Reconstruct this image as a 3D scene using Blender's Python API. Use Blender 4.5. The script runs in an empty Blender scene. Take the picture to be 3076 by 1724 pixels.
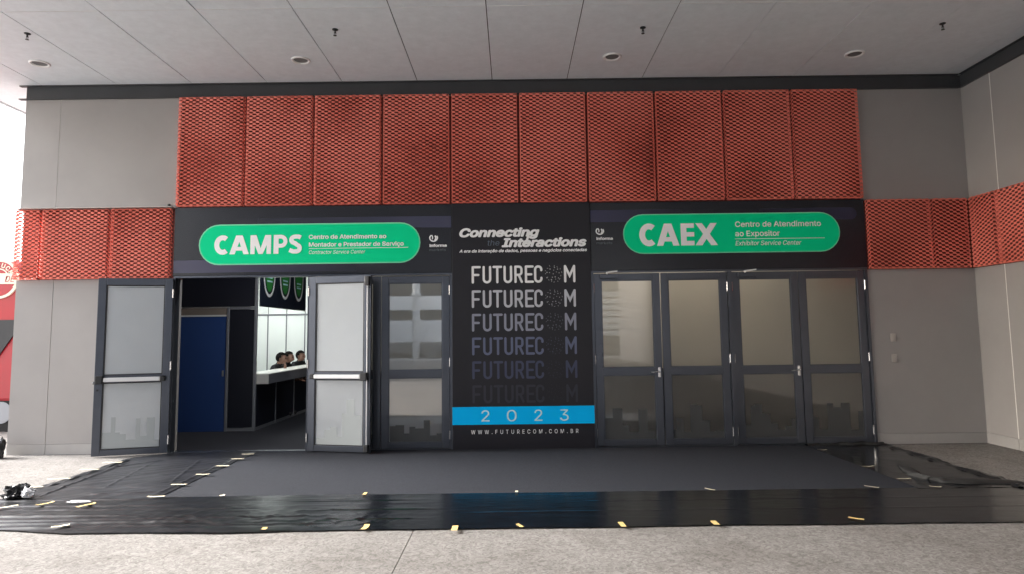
import bpy, bmesh, math, random
from mathutils import Vector, Matrix, noise
R = math.radians
random.seed(7)
S = bpy.context.scene
COL = S.collection

# ---------------------------------------------------------------- camera
cam_d = bpy.data.cameras.new('camera')
cam = bpy.data.objects.new('camera', cam_d); COL.objects.link(cam); S.camera = cam
cam.matrix_world = (Matrix.Translation((0, -9.213, 1.6)) @ Matrix.Rotation(R(90 + 5.2065), 4, 'X')
                    @ Matrix.Rotation(-0.0127, 4, 'Z'))
cam_d.sensor_fit = 'HORIZONTAL'; cam_d.sensor_width = 36.0
cam_d.lens = 36.0 * 1950 / 3076
cam_d.shift_y = -(862 - 822.31) / 3076
cam_d.clip_start = 0.05; cam_d.clip_end = 2000

# ---------------------------------------------------------------- world, sun, exposure
SUN_EL, SUN_ROT = R(28), R(276)          # low and hazy, from the open side on the left, along the facade
w = bpy.data.worlds.new('World'); S.world = w; w.use_nodes = True
wn = w.node_tree; wn.nodes.clear()
sky = wn.nodes.new('ShaderNodeTexSky'); sky.sky_type = 'NISHITA'; sky.sun_disc = False
sky.sun_elevation = SUN_EL; sky.sun_rotation = SUN_ROT
sky.air_density = 1.0; sky.dust_density = 4.0; sky.ozone_density = 1.0
hsv = wn.nodes.new('ShaderNodeHueSaturation'); hsv.inputs['Saturation'].default_value = 0.6
bg = wn.nodes.new('ShaderNodeBackground'); bg.inputs['Strength'].default_value = 0.15
wo = wn.nodes.new('ShaderNodeOutputWorld')
wn.links.new(sky.outputs[0], hsv.inputs['Color']); wn.links.new(hsv.outputs[0], bg.inputs['Color'])
wn.links.new(bg.outputs[0], wo.inputs['Surface'])
sd = bpy.data.lights.new('sun', 'SUN'); sd.energy = 2.6; sd.angle = R(22); sd.color = (0.97, 0.985, 1.0)
sun = bpy.data.objects.new('sun', sd); COL.objects.link(sun)
sv = Vector((math.sin(SUN_ROT) * math.cos(SUN_EL), math.cos(SUN_ROT) * math.cos(SUN_EL), math.sin(SUN_EL)))
sun.rotation_euler = (-sv).to_track_quat('-Z', 'Y').to_euler()
sun.location = (-30, -10, 40)
S.view_settings.view_transform = 'Standard'; S.view_settings.look = 'None'
S.view_settings.exposure = 2.22; S.view_settings.gamma = 1.0
S.render.engine = 'CYCLES'
S.cycles.use_denoising = True
S.cycles.max_bounces = 10; S.cycles.diffuse_bounces = 6; S.cycles.glossy_bounces = 5
S.cycles.transmission_bounces = 8; S.cycles.transparent_max_bounces = 12
S.cycles.sample_clamp_indirect = 6.0

# ---------------------------------------------------------------- materials
MATS = {}
def mat(name, col, rough=0.6, metal=0.0, spec=0.5, var=0.0, vscale=3.0, bump=0.0, bscale=60.0, emit=None, estr=0.0, coat=0.0, stretch=None):
    m = bpy.data.materials.new(name); m.use_nodes = True
    nt = m.node_tree; p = nt.nodes['Principled BSDF']
    p.inputs['Base Color'].default_value = (*col, 1); p.inputs['Roughness'].default_value = rough
    p.inputs['Metallic'].default_value = metal; p.inputs['Specular IOR Level'].default_value = spec
    if coat: p.inputs['Coat Weight'].default_value = coat; p.inputs['Coat Roughness'].default_value = 0.05
    tc = nt.nodes.new('ShaderNodeTexCoord')
    src = tc.outputs['Object']
    if stretch:
        mp = nt.nodes.new('ShaderNodeMapping'); mp.inputs['Scale'].default_value = stretch
        nt.links.new(src, mp.inputs['Vector']); src = mp.outputs[0]
    if var:
        n = nt.nodes.new('ShaderNodeTexNoise'); n.inputs['Scale'].default_value = vscale
        n.inputs['Detail'].default_value = 8; n.inputs['Roughness'].default_value = 0.62
        nt.links.new(src, n.inputs['Vector'])
        rp = nt.nodes.new('ShaderNodeValToRGB')
        rp.color_ramp.elements[0].position = 0.28; rp.color_ramp.elements[1].position = 0.72
        rp.color_ramp.elements[0].color = (*[c * (1 - var) for c in col], 1)
        rp.color_ramp.elements[1].color = (*[min(1, c * (1 + var)) for c in col], 1)
        nt.links.new(n.outputs['Fac'], rp.inputs[0]); nt.links.new(rp.outputs[0], p.inputs['Base Color'])
    if bump:
        n2 = nt.nodes.new('ShaderNodeTexNoise'); n2.inputs['Scale'].default_value = bscale
        n2.inputs['Detail'].default_value = 4
        nt.links.new(src, n2.inputs['Vector'])
        b = nt.nodes.new('ShaderNodeBump'); b.inputs['Strength'].default_value = bump; b.inputs['Distance'].default_value = 0.01
        nt.links.new(n2.outputs['Fac'], b.inputs['Height']); nt.links.new(b.outputs[0], p.inputs['Normal'])
    if emit:
        p.inputs['Emission Color'].default_value = (*emit, 1); p.inputs['Emission Strength'].default_value = estr
    MATS[name] = m
    return m

mat('wall', (0.325, 0.308, 0.300), 0.85, var=0.07, vscale=0.9, bump=0.25, bscale=180)
mat('plinth', (0.352, 0.337, 0.327), 0.8, var=0.10, vscale=1.6, bump=0.2, bscale=120)
mat('sealant', (0.75, 0.73, 0.70), 0.5)
mat('sealant_dull', (0.46, 0.44, 0.42), 0.6)
mat('ceiling', (0.71, 0.745, 0.79), 0.55, var=0.06, vscale=9)
mat('ceiling_gap', (0.05, 0.05, 0.055), 0.8)
mat('ceiling_joint', (0.72, 0.72, 0.73), 0.4)
mat('fascia', (0.042, 0.044, 0.048), 0.55, var=0.15, vscale=2)
mat('mesh_paint', (0.88, 0.235, 0.175), 0.45, spec=0.5, var=0.08, vscale=1.3)
mat('mesh_back_shade', (0.16, 0.034, 0.026), 0.9)  # wall behind the mesh; its shade and red bounce are in the colour
mat('banner', (0.008, 0.009, 0.016), 0.27, spec=0.5, bump=0.05, bscale=5)
mat('banner_centre', (0.010, 0.009, 0.014), 0.4, spec=0.4, bump=0.04, bscale=5)
mat('print_white', (0.88, 0.88, 0.89), 0.5)
mat('print_green', (0.0, 0.70, 0.31), 0.6, spec=0.1)
mat('print_green_edge', (0.20, 0.72, 0.42), 0.45)
mat('print_blue', (0.0, 0.49, 1.0), 0.6, spec=0.1)
mat('print_cyan', (0.55, 0.85, 0.9), 0.5)
mat('print_grey', (0.10, 0.12, 0.13), 0.5)
mat('print_slate', (0.10, 0.125, 0.17), 0.5)
mat('door_metal', (0.088, 0.096, 0.118), 0.30, metal=0.65, var=0.06, vscale=4)
mat('chrome', (0.75, 0.75, 0.76), 0.22, metal=0.9)
mat('bar_metal', (0.72, 0.72, 0.73), 0.35, metal=0.4)
mat('white_plastic', (0.8, 0.8, 0.8), 0.4)
mat('black_plastic', (0.015, 0.015, 0.017), 0.4)
mat('rubber', (0.012, 0.012, 0.012), 0.8)
mat('carpet', (0.025, 0.027, 0.034), 0.95, spec=0.15, var=0.30, vscale=55, bump=0.5, bscale=350)
mat('hall_carpet', (0.030, 0.030, 0.036), 0.95, spec=0.15, var=0.2, vscale=100)
mat('tape', (0.70, 0.50, 0.20), 0.5, var=0.1, vscale=20)
mat('tape_pale', (0.74, 0.66, 0.48), 0.5, var=0.1, vscale=20)
mat('paper', (0.75, 0.75, 0.77), 0.7)
mat('navy_panel', (0.008, 0.010, 0.020), 0.5)
mat('blue_panel', (0.020, 0.065, 0.24), 0.55)
mat('beige_strip', (0.24, 0.20, 0.17), 0.6)
mat('aluminium', (0.32, 0.33, 0.36), 0.35, metal=0.5)
mat('white_panel', (0.78, 0.80, 0.78), 0.6)
mat('cream_panel', (0.42, 0.395, 0.345), 0.7, var=0.08, vscale=1)
mat('counter', (0.62, 0.60, 0.56), 0.5)
mat('counter_front', (0.16, 0.16, 0.18), 0.5)
mat('sign_navy', (0.010, 0.016, 0.030), 0.5)
mat('shield_green', (0.035, 0.26, 0.05), 0.5)
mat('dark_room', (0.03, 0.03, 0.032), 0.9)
mat('lamp_glow', (0.9, 0.9, 0.9), 0.5, emit=(0.95, 1.0, 0.97), estr=9.0)
mat('skin', (0.26, 0.14, 0.10), 0.5)
mat('hair', (0.010, 0.008, 0.007), 0.95, spec=0.1)
mat('shirt', (0.012, 0.012, 0.014), 0.8)
mat('eye', (0.02, 0.015, 0.01), 0.2)
mat('red_paint', (0.36, 0.006, 0.016), 0.3, coat=0.5)
mat('truck_dark', (0.02, 0.02, 0.024), 0.3)
mat('cream_paint', (0.72, 0.66, 0.52), 0.5)
mat('deck_white', (0.84, 0.85, 0.84), 0.8, var=0.05, vscale=0.5)
mat('deck_grey', (0.16, 0.16, 0.16), 0.8)
mat('column', (0.66, 0.66, 0.64), 0.7)
mat('switch', (0.40, 0.37, 0.345), 0.5)
mat('litter', (0.015, 0.015, 0.017), 0.35)

def plastic_mat(name, rough, base):
    m = mat(name, base, rough, spec=0.6, var=0.35, vscale=1.2, stretch=(0.7, 3, 1))
    nt = m.node_tree; p = nt.nodes['Principled BSDF']
    tc = nt.nodes.new('ShaderNodeTexCoord')
    mp = nt.nodes.new('ShaderNodeMapping'); mp.inputs['Scale'].default_value = (1.6, 7, 1)
    n = nt.nodes.new('ShaderNodeTexNoise'); n.inputs['Scale'].default_value = 2.0; n.inputs['Detail'].default_value = 6
    n.inputs['Distortion'].default_value = 0.6
    nt.links.new(tc.outputs['Object'], mp.inputs['Vector']); nt.links.new(mp.outputs[0], n.inputs['Vector'])
    mr = nt.nodes.new('ShaderNodeMapRange'); mr.inputs['To Min'].default_value = rough - 0.08; mr.inputs['To Max'].default_value = rough + 0.16
    nt.links.new(n.outputs['Fac'], mr.inputs['Value']); nt.links.new(mr.outputs[0], p.inputs['Roughness'])
    b = nt.nodes.new('ShaderNodeBump'); b.inputs['Strength'].default_value = 0.10; b.inputs['Distance'].default_value = 0.01
    nt.links.new(n.outputs['Fac'], b.inputs['Height']); nt.links.new(b.outputs[0], p.inputs['Normal'])
    return m
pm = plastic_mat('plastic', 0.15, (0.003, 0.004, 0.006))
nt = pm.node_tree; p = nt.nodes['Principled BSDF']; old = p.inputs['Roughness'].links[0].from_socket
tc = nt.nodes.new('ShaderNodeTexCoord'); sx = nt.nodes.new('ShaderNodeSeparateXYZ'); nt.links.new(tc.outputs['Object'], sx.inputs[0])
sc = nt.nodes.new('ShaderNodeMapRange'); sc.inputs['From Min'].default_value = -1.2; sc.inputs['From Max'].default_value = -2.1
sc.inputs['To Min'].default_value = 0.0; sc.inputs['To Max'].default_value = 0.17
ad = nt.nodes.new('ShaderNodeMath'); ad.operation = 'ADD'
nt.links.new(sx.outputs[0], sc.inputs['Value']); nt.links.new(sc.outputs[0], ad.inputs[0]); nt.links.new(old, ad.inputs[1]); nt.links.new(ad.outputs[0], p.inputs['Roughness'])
plastic_mat('plastic_dusty', 0.32, (0.017, 0.018, 0.022))

def concrete():
    m = bpy.data.materials.new('concrete'); m.use_nodes = True; MATS['concrete'] = m
    nt = m.node_tree; p = nt.nodes['Principled BSDF']; p.inputs['Roughness'].default_value = 0.75
    p.inputs['Specular IOR Level'].default_value = 0.35
    tc = nt.nodes.new('ShaderNodeTexCoord')
    def nz(scale, detail, rough, dist=0.0):
        n = nt.nodes.new('ShaderNodeTexNoise'); n.inputs['Scale'].default_value = scale
        n.inputs['Detail'].default_value = detail; n.inputs['Roughness'].default_value = rough; n.inputs['Distortion'].default_value = dist
        nt.links.new(tc.outputs['Object'], n.inputs['Vector']); return n
    def ramp(n, p0, c0, p1, c1):
        r = nt.nodes.new('ShaderNodeValToRGB'); e = r.color_ramp.elements
        e[0].position = p0; e[0].color = (*c0, 1); e[1].position = p1; e[1].color = (*c1, 1)
        nt.links.new(n.outputs['Fac'], r.inputs[0]); return r
    def mix(a, b, fac, mode='MULTIPLY'):
        x = nt.nodes.new('ShaderNodeMix'); x.data_type = 'RGBA'; x.blend_type = mode
        x.inputs['Factor'].default_value = fac
        nt.links.new(a, x.inputs[6]); nt.links.new(b, x.inputs[7]); return x.outputs[2]
    base = ramp(nz(0.5, 5, 0.6), 0.3, (0.225, 0.212, 0.200), 0.7, (0.305, 0.290, 0.276))
    fleck = ramp(nz(19, 6, 0.75, 1.8), 0.40, (0.34, 0.325, 0.315), 0.58, (1, 1, 1))
    fine = ramp(nz(95, 3, 0.7, 0.8), 0.34, (0.74, 0.73, 0.72), 0.6, (1.0, 1.0, 1.0))
    stain = ramp(nz(1.7, 7, 0.7, 0.5), 0.36, (0.80, 0.78, 0.77), 0.5, (1, 1, 1))
    spot = ramp(nz(7.5, 2, 0.5, 0.3), 0.23, (0.45, 0.44, 0.43), 0.29, (1, 1, 1))
    c = mix(base.outputs[0], fleck.outputs[0], 0.75)
    c = mix(c, fine.outputs[0], 0.6); c = mix(c, stain.outputs[0], 0.8); c = mix(c, spot.outputs[0], 0.8)
    nt.links.new(c, p.inputs['Base Color'])
    b = nt.nodes.new('ShaderNodeBump'); b.inputs['Strength'].default_value = 0.2; b.inputs['Distance'].default_value = 0.004
    nt.links.new(fleck.outputs[0], b.inputs['Height']); nt.links.new(b.outputs[0], p.inputs['Normal'])
concrete()
mat('far_ground', (0.40, 0.385, 0.36), 0.85, var=0.12, vscale=0.25)

def glass_mat(name, tint, frost, coat_r, film_col, film, cior):
    """glass leaf with a frosted film: rough see-through body, some light scattered by the film, glossy face"""
    m = bpy.data.materials.new(name); m.use_nodes = True; MATS[name] = m
    nt = m.node_tree; p = nt.nodes['Principled BSDF']
    p.inputs['Base Color'].default_value = (*tint, 1); p.inputs['Transmission Weight'].default_value = 1.0
    p.inputs['Roughness'].default_value = frost; p.inputs['IOR'].default_value = 1.3
    p.inputs['Specular IOR Level'].default_value = 0.3
    p.inputs['Coat Weight'].default_value = 1.0; p.inputs['Coat IOR'].default_value = cior; p.inputs['Coat Roughness'].default_value = coat_r
    d = nt.nodes.new('ShaderNodeBsdfPrincipled'); d.inputs['Base Color'].default_value = (*film_col, 1)
    d.inputs['Roughness'].default_value = max(coat_r, 0.12)
    d.inputs['Coat Weight'].default_value = 1.0; d.inputs['Coat IOR'].default_value = cior; d.inputs['Coat Roughness'].default_value = coat_r
    x = nt.nodes.new('ShaderNodeMixShader'); x.inputs[0].default_value = film
    tc = nt.nodes.new('ShaderNodeTexCoord'); n = nt.nodes.new('ShaderNodeTexNoise')
    n.inputs['Scale'].default_value = 2.2; n.inputs['Detail'].default_value = 5
    mr = nt.nodes.new('ShaderNodeMapRange'); mr.inputs['To Min'].default_value = film * 0.75; mr.inputs['To Max'].default_value = film * 1.25
    nt.links.new(tc.outputs['Object'], n.inputs['Vector']); nt.links.new(n.outputs['Fac'], mr.inputs['Value']); nt.links.new(mr.outputs[0], x.inputs[0])
    nt.links.new(p.outputs[0], x.inputs[1]); nt.links.new(d.outputs[0], x.inputs[2])
    nt.links.new(x.outputs[0], nt.nodes['Material Output'].inputs['Surface'])
glass_mat('glass_closed', (0.70, 0.68, 0.62), 0.30, 0.012, (0.16, 0.15, 0.135), 0.12, 1.6)
glass_mat('glass_mirror', (0.66, 0.66, 0.62), 0.30, 0.012, (0.22, 0.22, 0.21), 0.18, 3.0)
glass_mat('glass_open', (0.75, 0.78, 0.78), 0.30, 0.16, (0.53, 0.56, 0.59), 0.62, 1.5)
mat('skyline_film', (0.36, 0.385, 0.39), 0.4)
mat('skyline_dark', (0.055, 0.057, 0.058), 0.35)

def grad_mat(name, c0, c1, x0, x1, rough=0.27):
    """a printed colour fade along world X (banner objects sit at the world origin)"""
    m = mat(name, c0, rough, spec=0.55); nt = m.node_tree; p = nt.nodes['Principled BSDF']
    tc = nt.nodes.new('ShaderNodeTexCoord'); sx = nt.nodes.new('ShaderNodeSeparateXYZ')
    mr = nt.nodes.new('ShaderNodeMapRange'); mr.inputs['From Min'].default_value = x0; mr.inputs['From Max'].default_value = x1
    mx = nt.nodes.new('ShaderNodeMix'); mx.data_type = 'RGBA'
    mx.inputs[6].default_value = (*c0, 1); mx.inputs[7].default_value = (*c1, 1)
    nt.links.new(tc.outputs['Object'], sx.inputs[0]); nt.links.new(sx.outputs[0], mr.inputs['Value'])
    nt.links.new(mr.outputs[0], mx.inputs['Factor']); nt.links.new(mx.outputs[2], p.inputs['Base Color'])
BG = (0.008, 0.009, 0.016)
grad_mat('fade_top', BG, (0.040, 0.042, 0.085), -3.9, -1.2)
grad_mat('fade_low', (0.050, 0.047, 0.095), BG, -4.6, -2.0)
grad_mat('fade_right', (0.030, 0.030, 0.075), BG, 1.3, 2.6)
grad_mat('fade_right_end', BG, (0.020, 0.020, 0.052), 3.2, 4.7)

# ---------------------------------------------------------------- mesh helpers
class MB:
    def __init__(self): self.v = []; self.f = []; self.mi = []; self.cur = 0
    def add(self, vs, fs):
        o = len(self.v); self.v += [tuple(p) for p in vs]
        for f in fs: self.f.append(tuple(i + o for i in f)); self.mi.append(self.cur)
        return self
    def box(self, x0, x1, y0, y1, z0, z1, bev=0.0):
        if bev <= 0:
            return self.add([(x0,y0,z0),(x1,y0,z0),(x1,y1,z0),(x0,y1,z0),(x0,y0,z1),(x1,y0,z1),(x1,y1,z1),(x0,y1,z1)],
                            [(0,3,2,1),(4,5,6,7),(0,1,5,4),(1,2,6,5),(2,3,7,6),(3,0,4,7)])
        bm = bmesh.new(); bmesh.ops.create_cube(bm, size=1.0)
        for q in bm.verts: q.co = Vector(((x0+x1)/2 + q.co.x*(x1-x0), (y0+y1)/2 + q.co.y*(y1-y0), (z0+z1)/2 + q.co.z*(z1-z0)))
        bmesh.ops.bevel(bm, geom=bm.edges[:], offset=bev, segments=2, affect='EDGES', profile=0.5)
        self.bm(bm); bm.free(); return self
    def bm(self, bm, M=None):
        bm.verts.index_update()
        self.add([(M @ q.co if M else q.co) for q in bm.verts], [[q.index for q in f.verts] for f in bm.faces])
    def poly(self, pts, y0, y1):
        """outline in XZ extruded from y0 to y1"""
        n = len(pts)
        self.add([(x, y0, z) for x, z in pts] + [(x, y1, z) for x, z in pts],
                 [tuple(range(n)), tuple(range(2*n-1, n-1, -1))] + [(i, i+n, (i+1) % n + n, (i+1) % n) for i in range(n)])
        return self
    def flat(self, pts, y): self.add([(x, y, z) for x, z in pts], [tuple(range(len(pts)))]); return self
    def cyl(self, a, b, r0, r1=None, n=16):
        r1 = r0 if r1 is None else r1
        a = Vector(a); b = Vector(b); d = (b - a).normalized()
        u = d.orthogonal().normalized(); v = d.cross(u)
        vs = []
        for c, r in ((a, r0), (b, r1)):
            for i in range(n):
                t = 2*math.pi*i/n; vs.append(c + u*math.cos(t)*r + v*math.sin(t)*r)
        self.add(vs, [tuple(range(n-1, -1, -1)), tuple(range(n, 2*n))] + [(i, (i+1) % n, (i+1) % n + n, i+n) for i in range(n)])
        return self
    def lathe(self, prof, c, n=24):
        """profile of (r, z) turned about the vertical axis through c"""
        vs = []
        for r, z in prof:
            for i in range(n):
                t = 2*math.pi*i/n; vs.append((c[0]+r*math.cos(t), c[1]+r*math.sin(t), c[2]+z))
        fs = []
        for k in range(len(prof)-1):
            for i in range(n): fs.append((k*n+i, k*n+(i+1) % n, (k+1)*n+(i+1) % n, (k+1)*n+i))
        self.add(vs, fs); return self
    def build(self, name, m, parent=None, smooth=False, loc=None, rot=None):
        me = bpy.data.meshes.new(name); me.from_pydata(self.v, [], self.f); me.update()
        for q in ([m] if isinstance(m, str) else m): me.materials.append(MATS[q])
        if any(self.mi): me.polygons.foreach_set('material_index', self.mi)
        if smooth: me.polygons.foreach_set('use_smooth', [True]*len(me.polygons))
        return link(name, me, parent, loc, rot)
def link(name, me, parent=None, loc=None, rot=None):
    o = bpy.data.objects.new(name, me); COL.objects.link(o)
    if loc: o.location = loc
    if rot: o.rotation_euler = rot
    if parent: o.parent = parent
    return o
def tag(o, label, cat, group=None):
    o['label'] = label; o['category'] = cat
    if group: o['group'] = group
    return o
def thing(name, label, cat, loc=(0,0,0), rz=0, group=None):
    o = bpy.data.objects.new(name, None); COL.objects.link(o); o.empty_display_size = 0.2
    o.location = loc; o.rotation_euler = (0, 0, rz)
    return tag(o, label, cat, group)
def struct(o, kind='structure'): o['kind'] = kind; return o
def box(name, m, parent, *b, bev=0.0, **k): return MB().box(*b, bev=bev).build(name, m, parent, **k)

# ---------------------------------------------------------------- text
FONT = None
try:
    import os
    FONT = bpy.data.fonts.load(os.path.join(bpy.utils.system_resource('DATAFILES'), 'fonts', 'Inter.woff2'))   # ships with Blender
except Exception:
    FONT = None
def text_mb(s, x0, x1, zb, cap, y, off=0.0, shear=0.0, space=1.0, target=None):
    """built-in font laid on the facade plane: cap height and width fitted"""
    def ev(body):
        c = bpy.data.curves.new('t', 'FONT'); c.body = body; c.size = 1.0; c.shear = shear; c.space_character = space
        c.resolution_u = 4; c.fill_mode = 'FRONT'
        if FONT: c.font = FONT
        o = bpy.data.objects.new('t', c); COL.objects.link(o)
        dg = bpy.context.evaluated_depsgraph_get(); dg.update()
        me = bpy.data.meshes.new_from_object(o.evaluated_get(dg))
        bpy.data.objects.remove(o); bpy.data.curves.remove(c); return me
    h = ev('H'); hz = [v.co.y for v in h.vertices]; ch = max(hz) - min(hz); hb = min(hz); bpy.data.meshes.remove(h)
    me = ev(s); xs = [v.co.x for v in me.vertices]; a, b = min(xs) - off, max(xs) + off
    mb = target or MB(); sx = (x1 - x0)/(b - a); sz = cap/(ch + 2*off)
    fs = [tuple(p.vertices) for p in me.polygons]
    # heavier weights: the outline struck several times, each a hair in front of the last
    st = [(0, 0)] if off <= 0 else [(o*math.cos(t), o*math.sin(t)) for o in (off,) for t in [k*math.pi/4 for k in range(8)]] + [(0, 0)]
    if off > 0.035: st = [(o*math.cos(t), o*math.sin(t)) for o in (off*0.5, off) for t in [k*math.pi/6 for k in range(12)]] + [(0, 0)]
    for k, (dx, dz) in enumerate(st):
        mb.add([(x0 + (v.co.x + dx - a)*sx, y - 0.0001*k, zb + (v.co.y + dz - hb + off)*sz) for v in me.vertices], fs)
    bpy.data.meshes.remove(me); return mb
def stroke(mb, pts, wd, y, caps=True):
    """ribbon of constant width along a polyline in XZ, mitred, with round ends"""
    P = []
    for x, z in pts:
        if not P or (Vector((x, z))-P[-1]).length > 1e-4: P.append(Vector((x, z)))
    n = len(P); L = []; Rr = []
    for i in range(n):
        d0 = (P[i]-P[i-1]).normalized() if i else (P[1]-P[0]).normalized()
        d1 = (P[i+1]-P[i]).normalized() if i < n-1 else d0
        t = (d0+d1).normalized(); nn = Vector((-t.y, t.x)); k = wd/2/max(0.35, nn.dot(Vector((-d0.y, d0.x))))
        L.append(P[i]+nn*k); Rr.append(P[i]-nn*k)
    vs = [(p.x, y, p.y) for p in L] + [(p.x, y, p.y) for p in Rr]
    mb.add(vs, [(i, i+1, n+i+1, n+i) for i in range(n-1)])
    if caps:
        for e, q in ((0, P[0]-P[1]), (n-1, P[-1]-P[-2])):
            q = q.normalized(); a0 = math.atan2(q.y, q.x)
            pts2 = [(P[e].x+math.cos(a0+t)*wd/2, y, P[e].y+math.sin(a0+t)*wd/2) for t in [(-90+30*j)*math.pi/180 for j in range(7)]]
            mb.add(pts2, [tuple(range(7))])
def arc(cx, cz, r, a0, a1, n=10, rz=None):
    rz = rz or r
    return [(cx+r*math.cos(R(a0+(a1-a0)*i/n)), cz+rz*math.sin(R(a0+(a1-a0)*i/n))) for i in range(n+1)]
def pill(x0, x1, z0, z1, n=14):
    r = (z1-z0)/2; zc = (z0+z1)/2
    return arc(x1-r, zc, r, -90, 90, n) + arc(x0+r, zc, r, 90, 270, n)

# =========================================================== THE SETTING
struct(MB().add([(-400,-400,-0.03),(400,-400,-0.03),(400,400,-0.03),(-400,400,-0.03)], [(0,1,2,3)]).build('ground', 'far_ground'))
pave = struct(MB().box(-12.9, 6.58, -31.0, 3.5, -0.029, -0.012).build('pavement', 'ceiling_gap'))
for xa, xb in ((-12.83, -6.837), (-6.831, -0.837), (-0.831, 5.163), (5.169, 6.58)):
    for ya, yb in ((-8.0, -0.0), (-15.99, -8.006), (-30.9, -15.996)):
        if xa < -7: yb = 3.4 if yb == -0.0 else yb
        box('slab', 'concrete', pave, xa, xb, ya, yb, -0.0115, 0.0)

# ceiling of the canopy: panels with dark joints
ZC = 5.28
ceil = struct(MB().box(-7.95, 6.75, -22, 5.0, ZC+0.012, ZC+0.30).build('ceiling', 'ceiling_gap'))
xs = [-0.255 + 1.095*i for i in range(-7, 7)]
xs = [-7.95] + xs[0:] + [6.62]
for i in range(len(xs)-1):
    for ya, yb in ((-2.176, 4.98), (-5.8, -2.182), (-9.4, -5.806)):
        if xs[i+1]-xs[i] < 0.05: continue
        g = 0.006 if xs[i] < 2.5 else 0.003
        g2 = 0.006 if xs[i+1] < 2.5 else 0.003
        dz = random.uniform(-0.002, 0.002)
        box('ceiling_panel', 'ceiling', ceil, xs[i]+g, xs[i+1]-g2, ya, yb, ZC+dz, ZC+0.0115)
    if xs[i+1]-xs[i] > 0.05:
        box('joint_strip', 'ceiling_joint', ceil, xs[i]+0.02, xs[i+1]-0.02, -2.1805, -2.1775, ZC-0.004, ZC+0.008)
box('ceiling_panel', 'ceiling', ceil, -7.94, 6.62, -21.9, -9.41, ZC, ZC+0.0115)
box('edge_trim', 'ceiling', ceil, -7.99, -7.955, -22, 5.0, ZC-0.01, ZC+0.34)

# ---------------------------------------------------------------- the hall building
hall = thing('exhibition_hall', 'grey panelled hall front with red mesh cladding above two glass door sets', 'building')
XL, XR = -7.065, 6.59
def wallbox(*b, m='wall', n='wall_panel', **k): return box(n, m, hall, *b, **k)
# left pier: panels left and right of the joint at x = -6.55
wallbox(XL, -6.556, 0.0, 0.25, 3.44, 5.07); wallbox(-6.548, -4.80, 0.0, 0.25, 3.44, 5.07)
wallbox(XL, -6.535, 0.0, 0.25, 0.145, 2.43); wallbox(-6.525, -4.825, 0.0, 0.25, 0.145, 2.43)
wallbox(XL+0.01, -4.825, 0.06, 0.25, 2.432, 3.438, m='mesh_back_shade', n='shaded_backing')  # backing coloured dark for the shade behind the mesh
box('sealant_joint', 'sealant_dull', hall, -6.556, -6.548, 0.003, 0.2, 3.44, 5.07)
box('sealant_joint', 'sealant_dull', hall, -6.535, -6.525, 0.006, 0.2, 0.145, 2.43)
wallbox(XL, -6.533, -0.004, 0.25, -0.01, 0.142, m='plinth', n='plinth'); wallbox(-6.527, -4.825, -0.004, 0.25, -0.01, 0.142, m='plinth', n='plinth')
# left flank of the building, running back
wallbox(XL, XL+0.2, 0.252, 9.0, -0.01, 5.27, n='side_wall')
# right pier
wallbox(5.06, XR, 0.0, 0.25, 3.44, 5.07); wallbox(5.06, XR, 0.0, 0.25, 0.145, 2.43)
wallbox(5.06, XR, 0.06, 0.25, 2.432, 3.438, m='mesh_back_shade', n='shaded_backing')
wallbox(5.06, XR-0.004, -0.004, 0.25, -0.01, 0.142, m='plinth', n='plinth')
# wall behind the high cladding and above the doors
wallbox(-4.798, 5.058, 0.05, 0.25, 3.44, 5.07, m='mesh_back_shade', n='shaded_backing')
wallbox(-4.82, 5.055, 0.03, 0.25, 2.46, 3.438, n='lintel')
wallbox(-0.85, 1.12, 0.03, 0.25, -0.01, 2.458, n='wall_panel')
# right side wall, coming towards the camera
Wy = [0.25, -0.571, -2.2, -3.9, -5.6, -7.3, -9.0, -31.0]
for i in range(len(Wy)-1):
    a, b = Wy[i+1], Wy[i]
    g = 0.004
    wallbox(XR, XR+0.25, a+g, b-g, 3.44, 5.07); wallbox(XR, XR+0.25, a+g, b-g, 0.145, 2.43)
    wallbox(XR-0.005, XR+0.25, a+g, b-g, -0.01, 0.142, m='plinth', n='plinth')
    if i:
        box('sealant_joint', 'sealant', hall, XR-0.002, XR+0.2, b-0.006, b+0.006, 0.145, 2.43)
        box('sealant_joint', 'sealant', hall, XR-0.002, XR+0.2, b-0.006, b+0.006, 3.44, 5.07)
wallbox(XR+0.06, XR+0.25, -4.5, 0.25, 2.432, 3.438, m='mesh_back_shade', n='shaded_backing')
wallbox(XR, XR+0.25, -31, -4.51, 2.432, 3.438)
wallbox(XL, XR+0.25, 0.022, 0.25, 5.0715, 5.279, n='head_wall'); wallbox(XR+0.022, XR+0.25, -31, 0.0215, 5.0715, 5.279, n='head_wall')
# dark steel channel under the ceiling
c = MB(); c.box(XL, XR+0.018, -0.004, 0.02, 5.085, 5.265); c.box(XL-0.09, XR-0.037, -0.036, 0.02, 5.266, 5.279); c.box(XL-0.09, XR-0.037, -0.036, 0.02, 5.071, 5.084)
c.build('steel_channel', 'fascia', hall)
c = MB(); c.box(XR-0.004, XR+0.02, -31, -0.006, 5.085, 5.265); c.box(XR-0.036, XR+0.02, -31, -0.036, 5.266, 5.279); c.box(XR-0.036, XR+0.02, -31, -0.036, 5.071, 5.084)
c.build('steel_channel', 'fascia', hall)
box('flashing', 'sealant_dull', hall, XL-0.015, -4.83, -0.115, -0.001, 3.441, 3.449)
box('wall_hook', 'black_plastic', hall, -4.93, -4.905, -0.03, -0.001, 3.47, 3.50)

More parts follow.
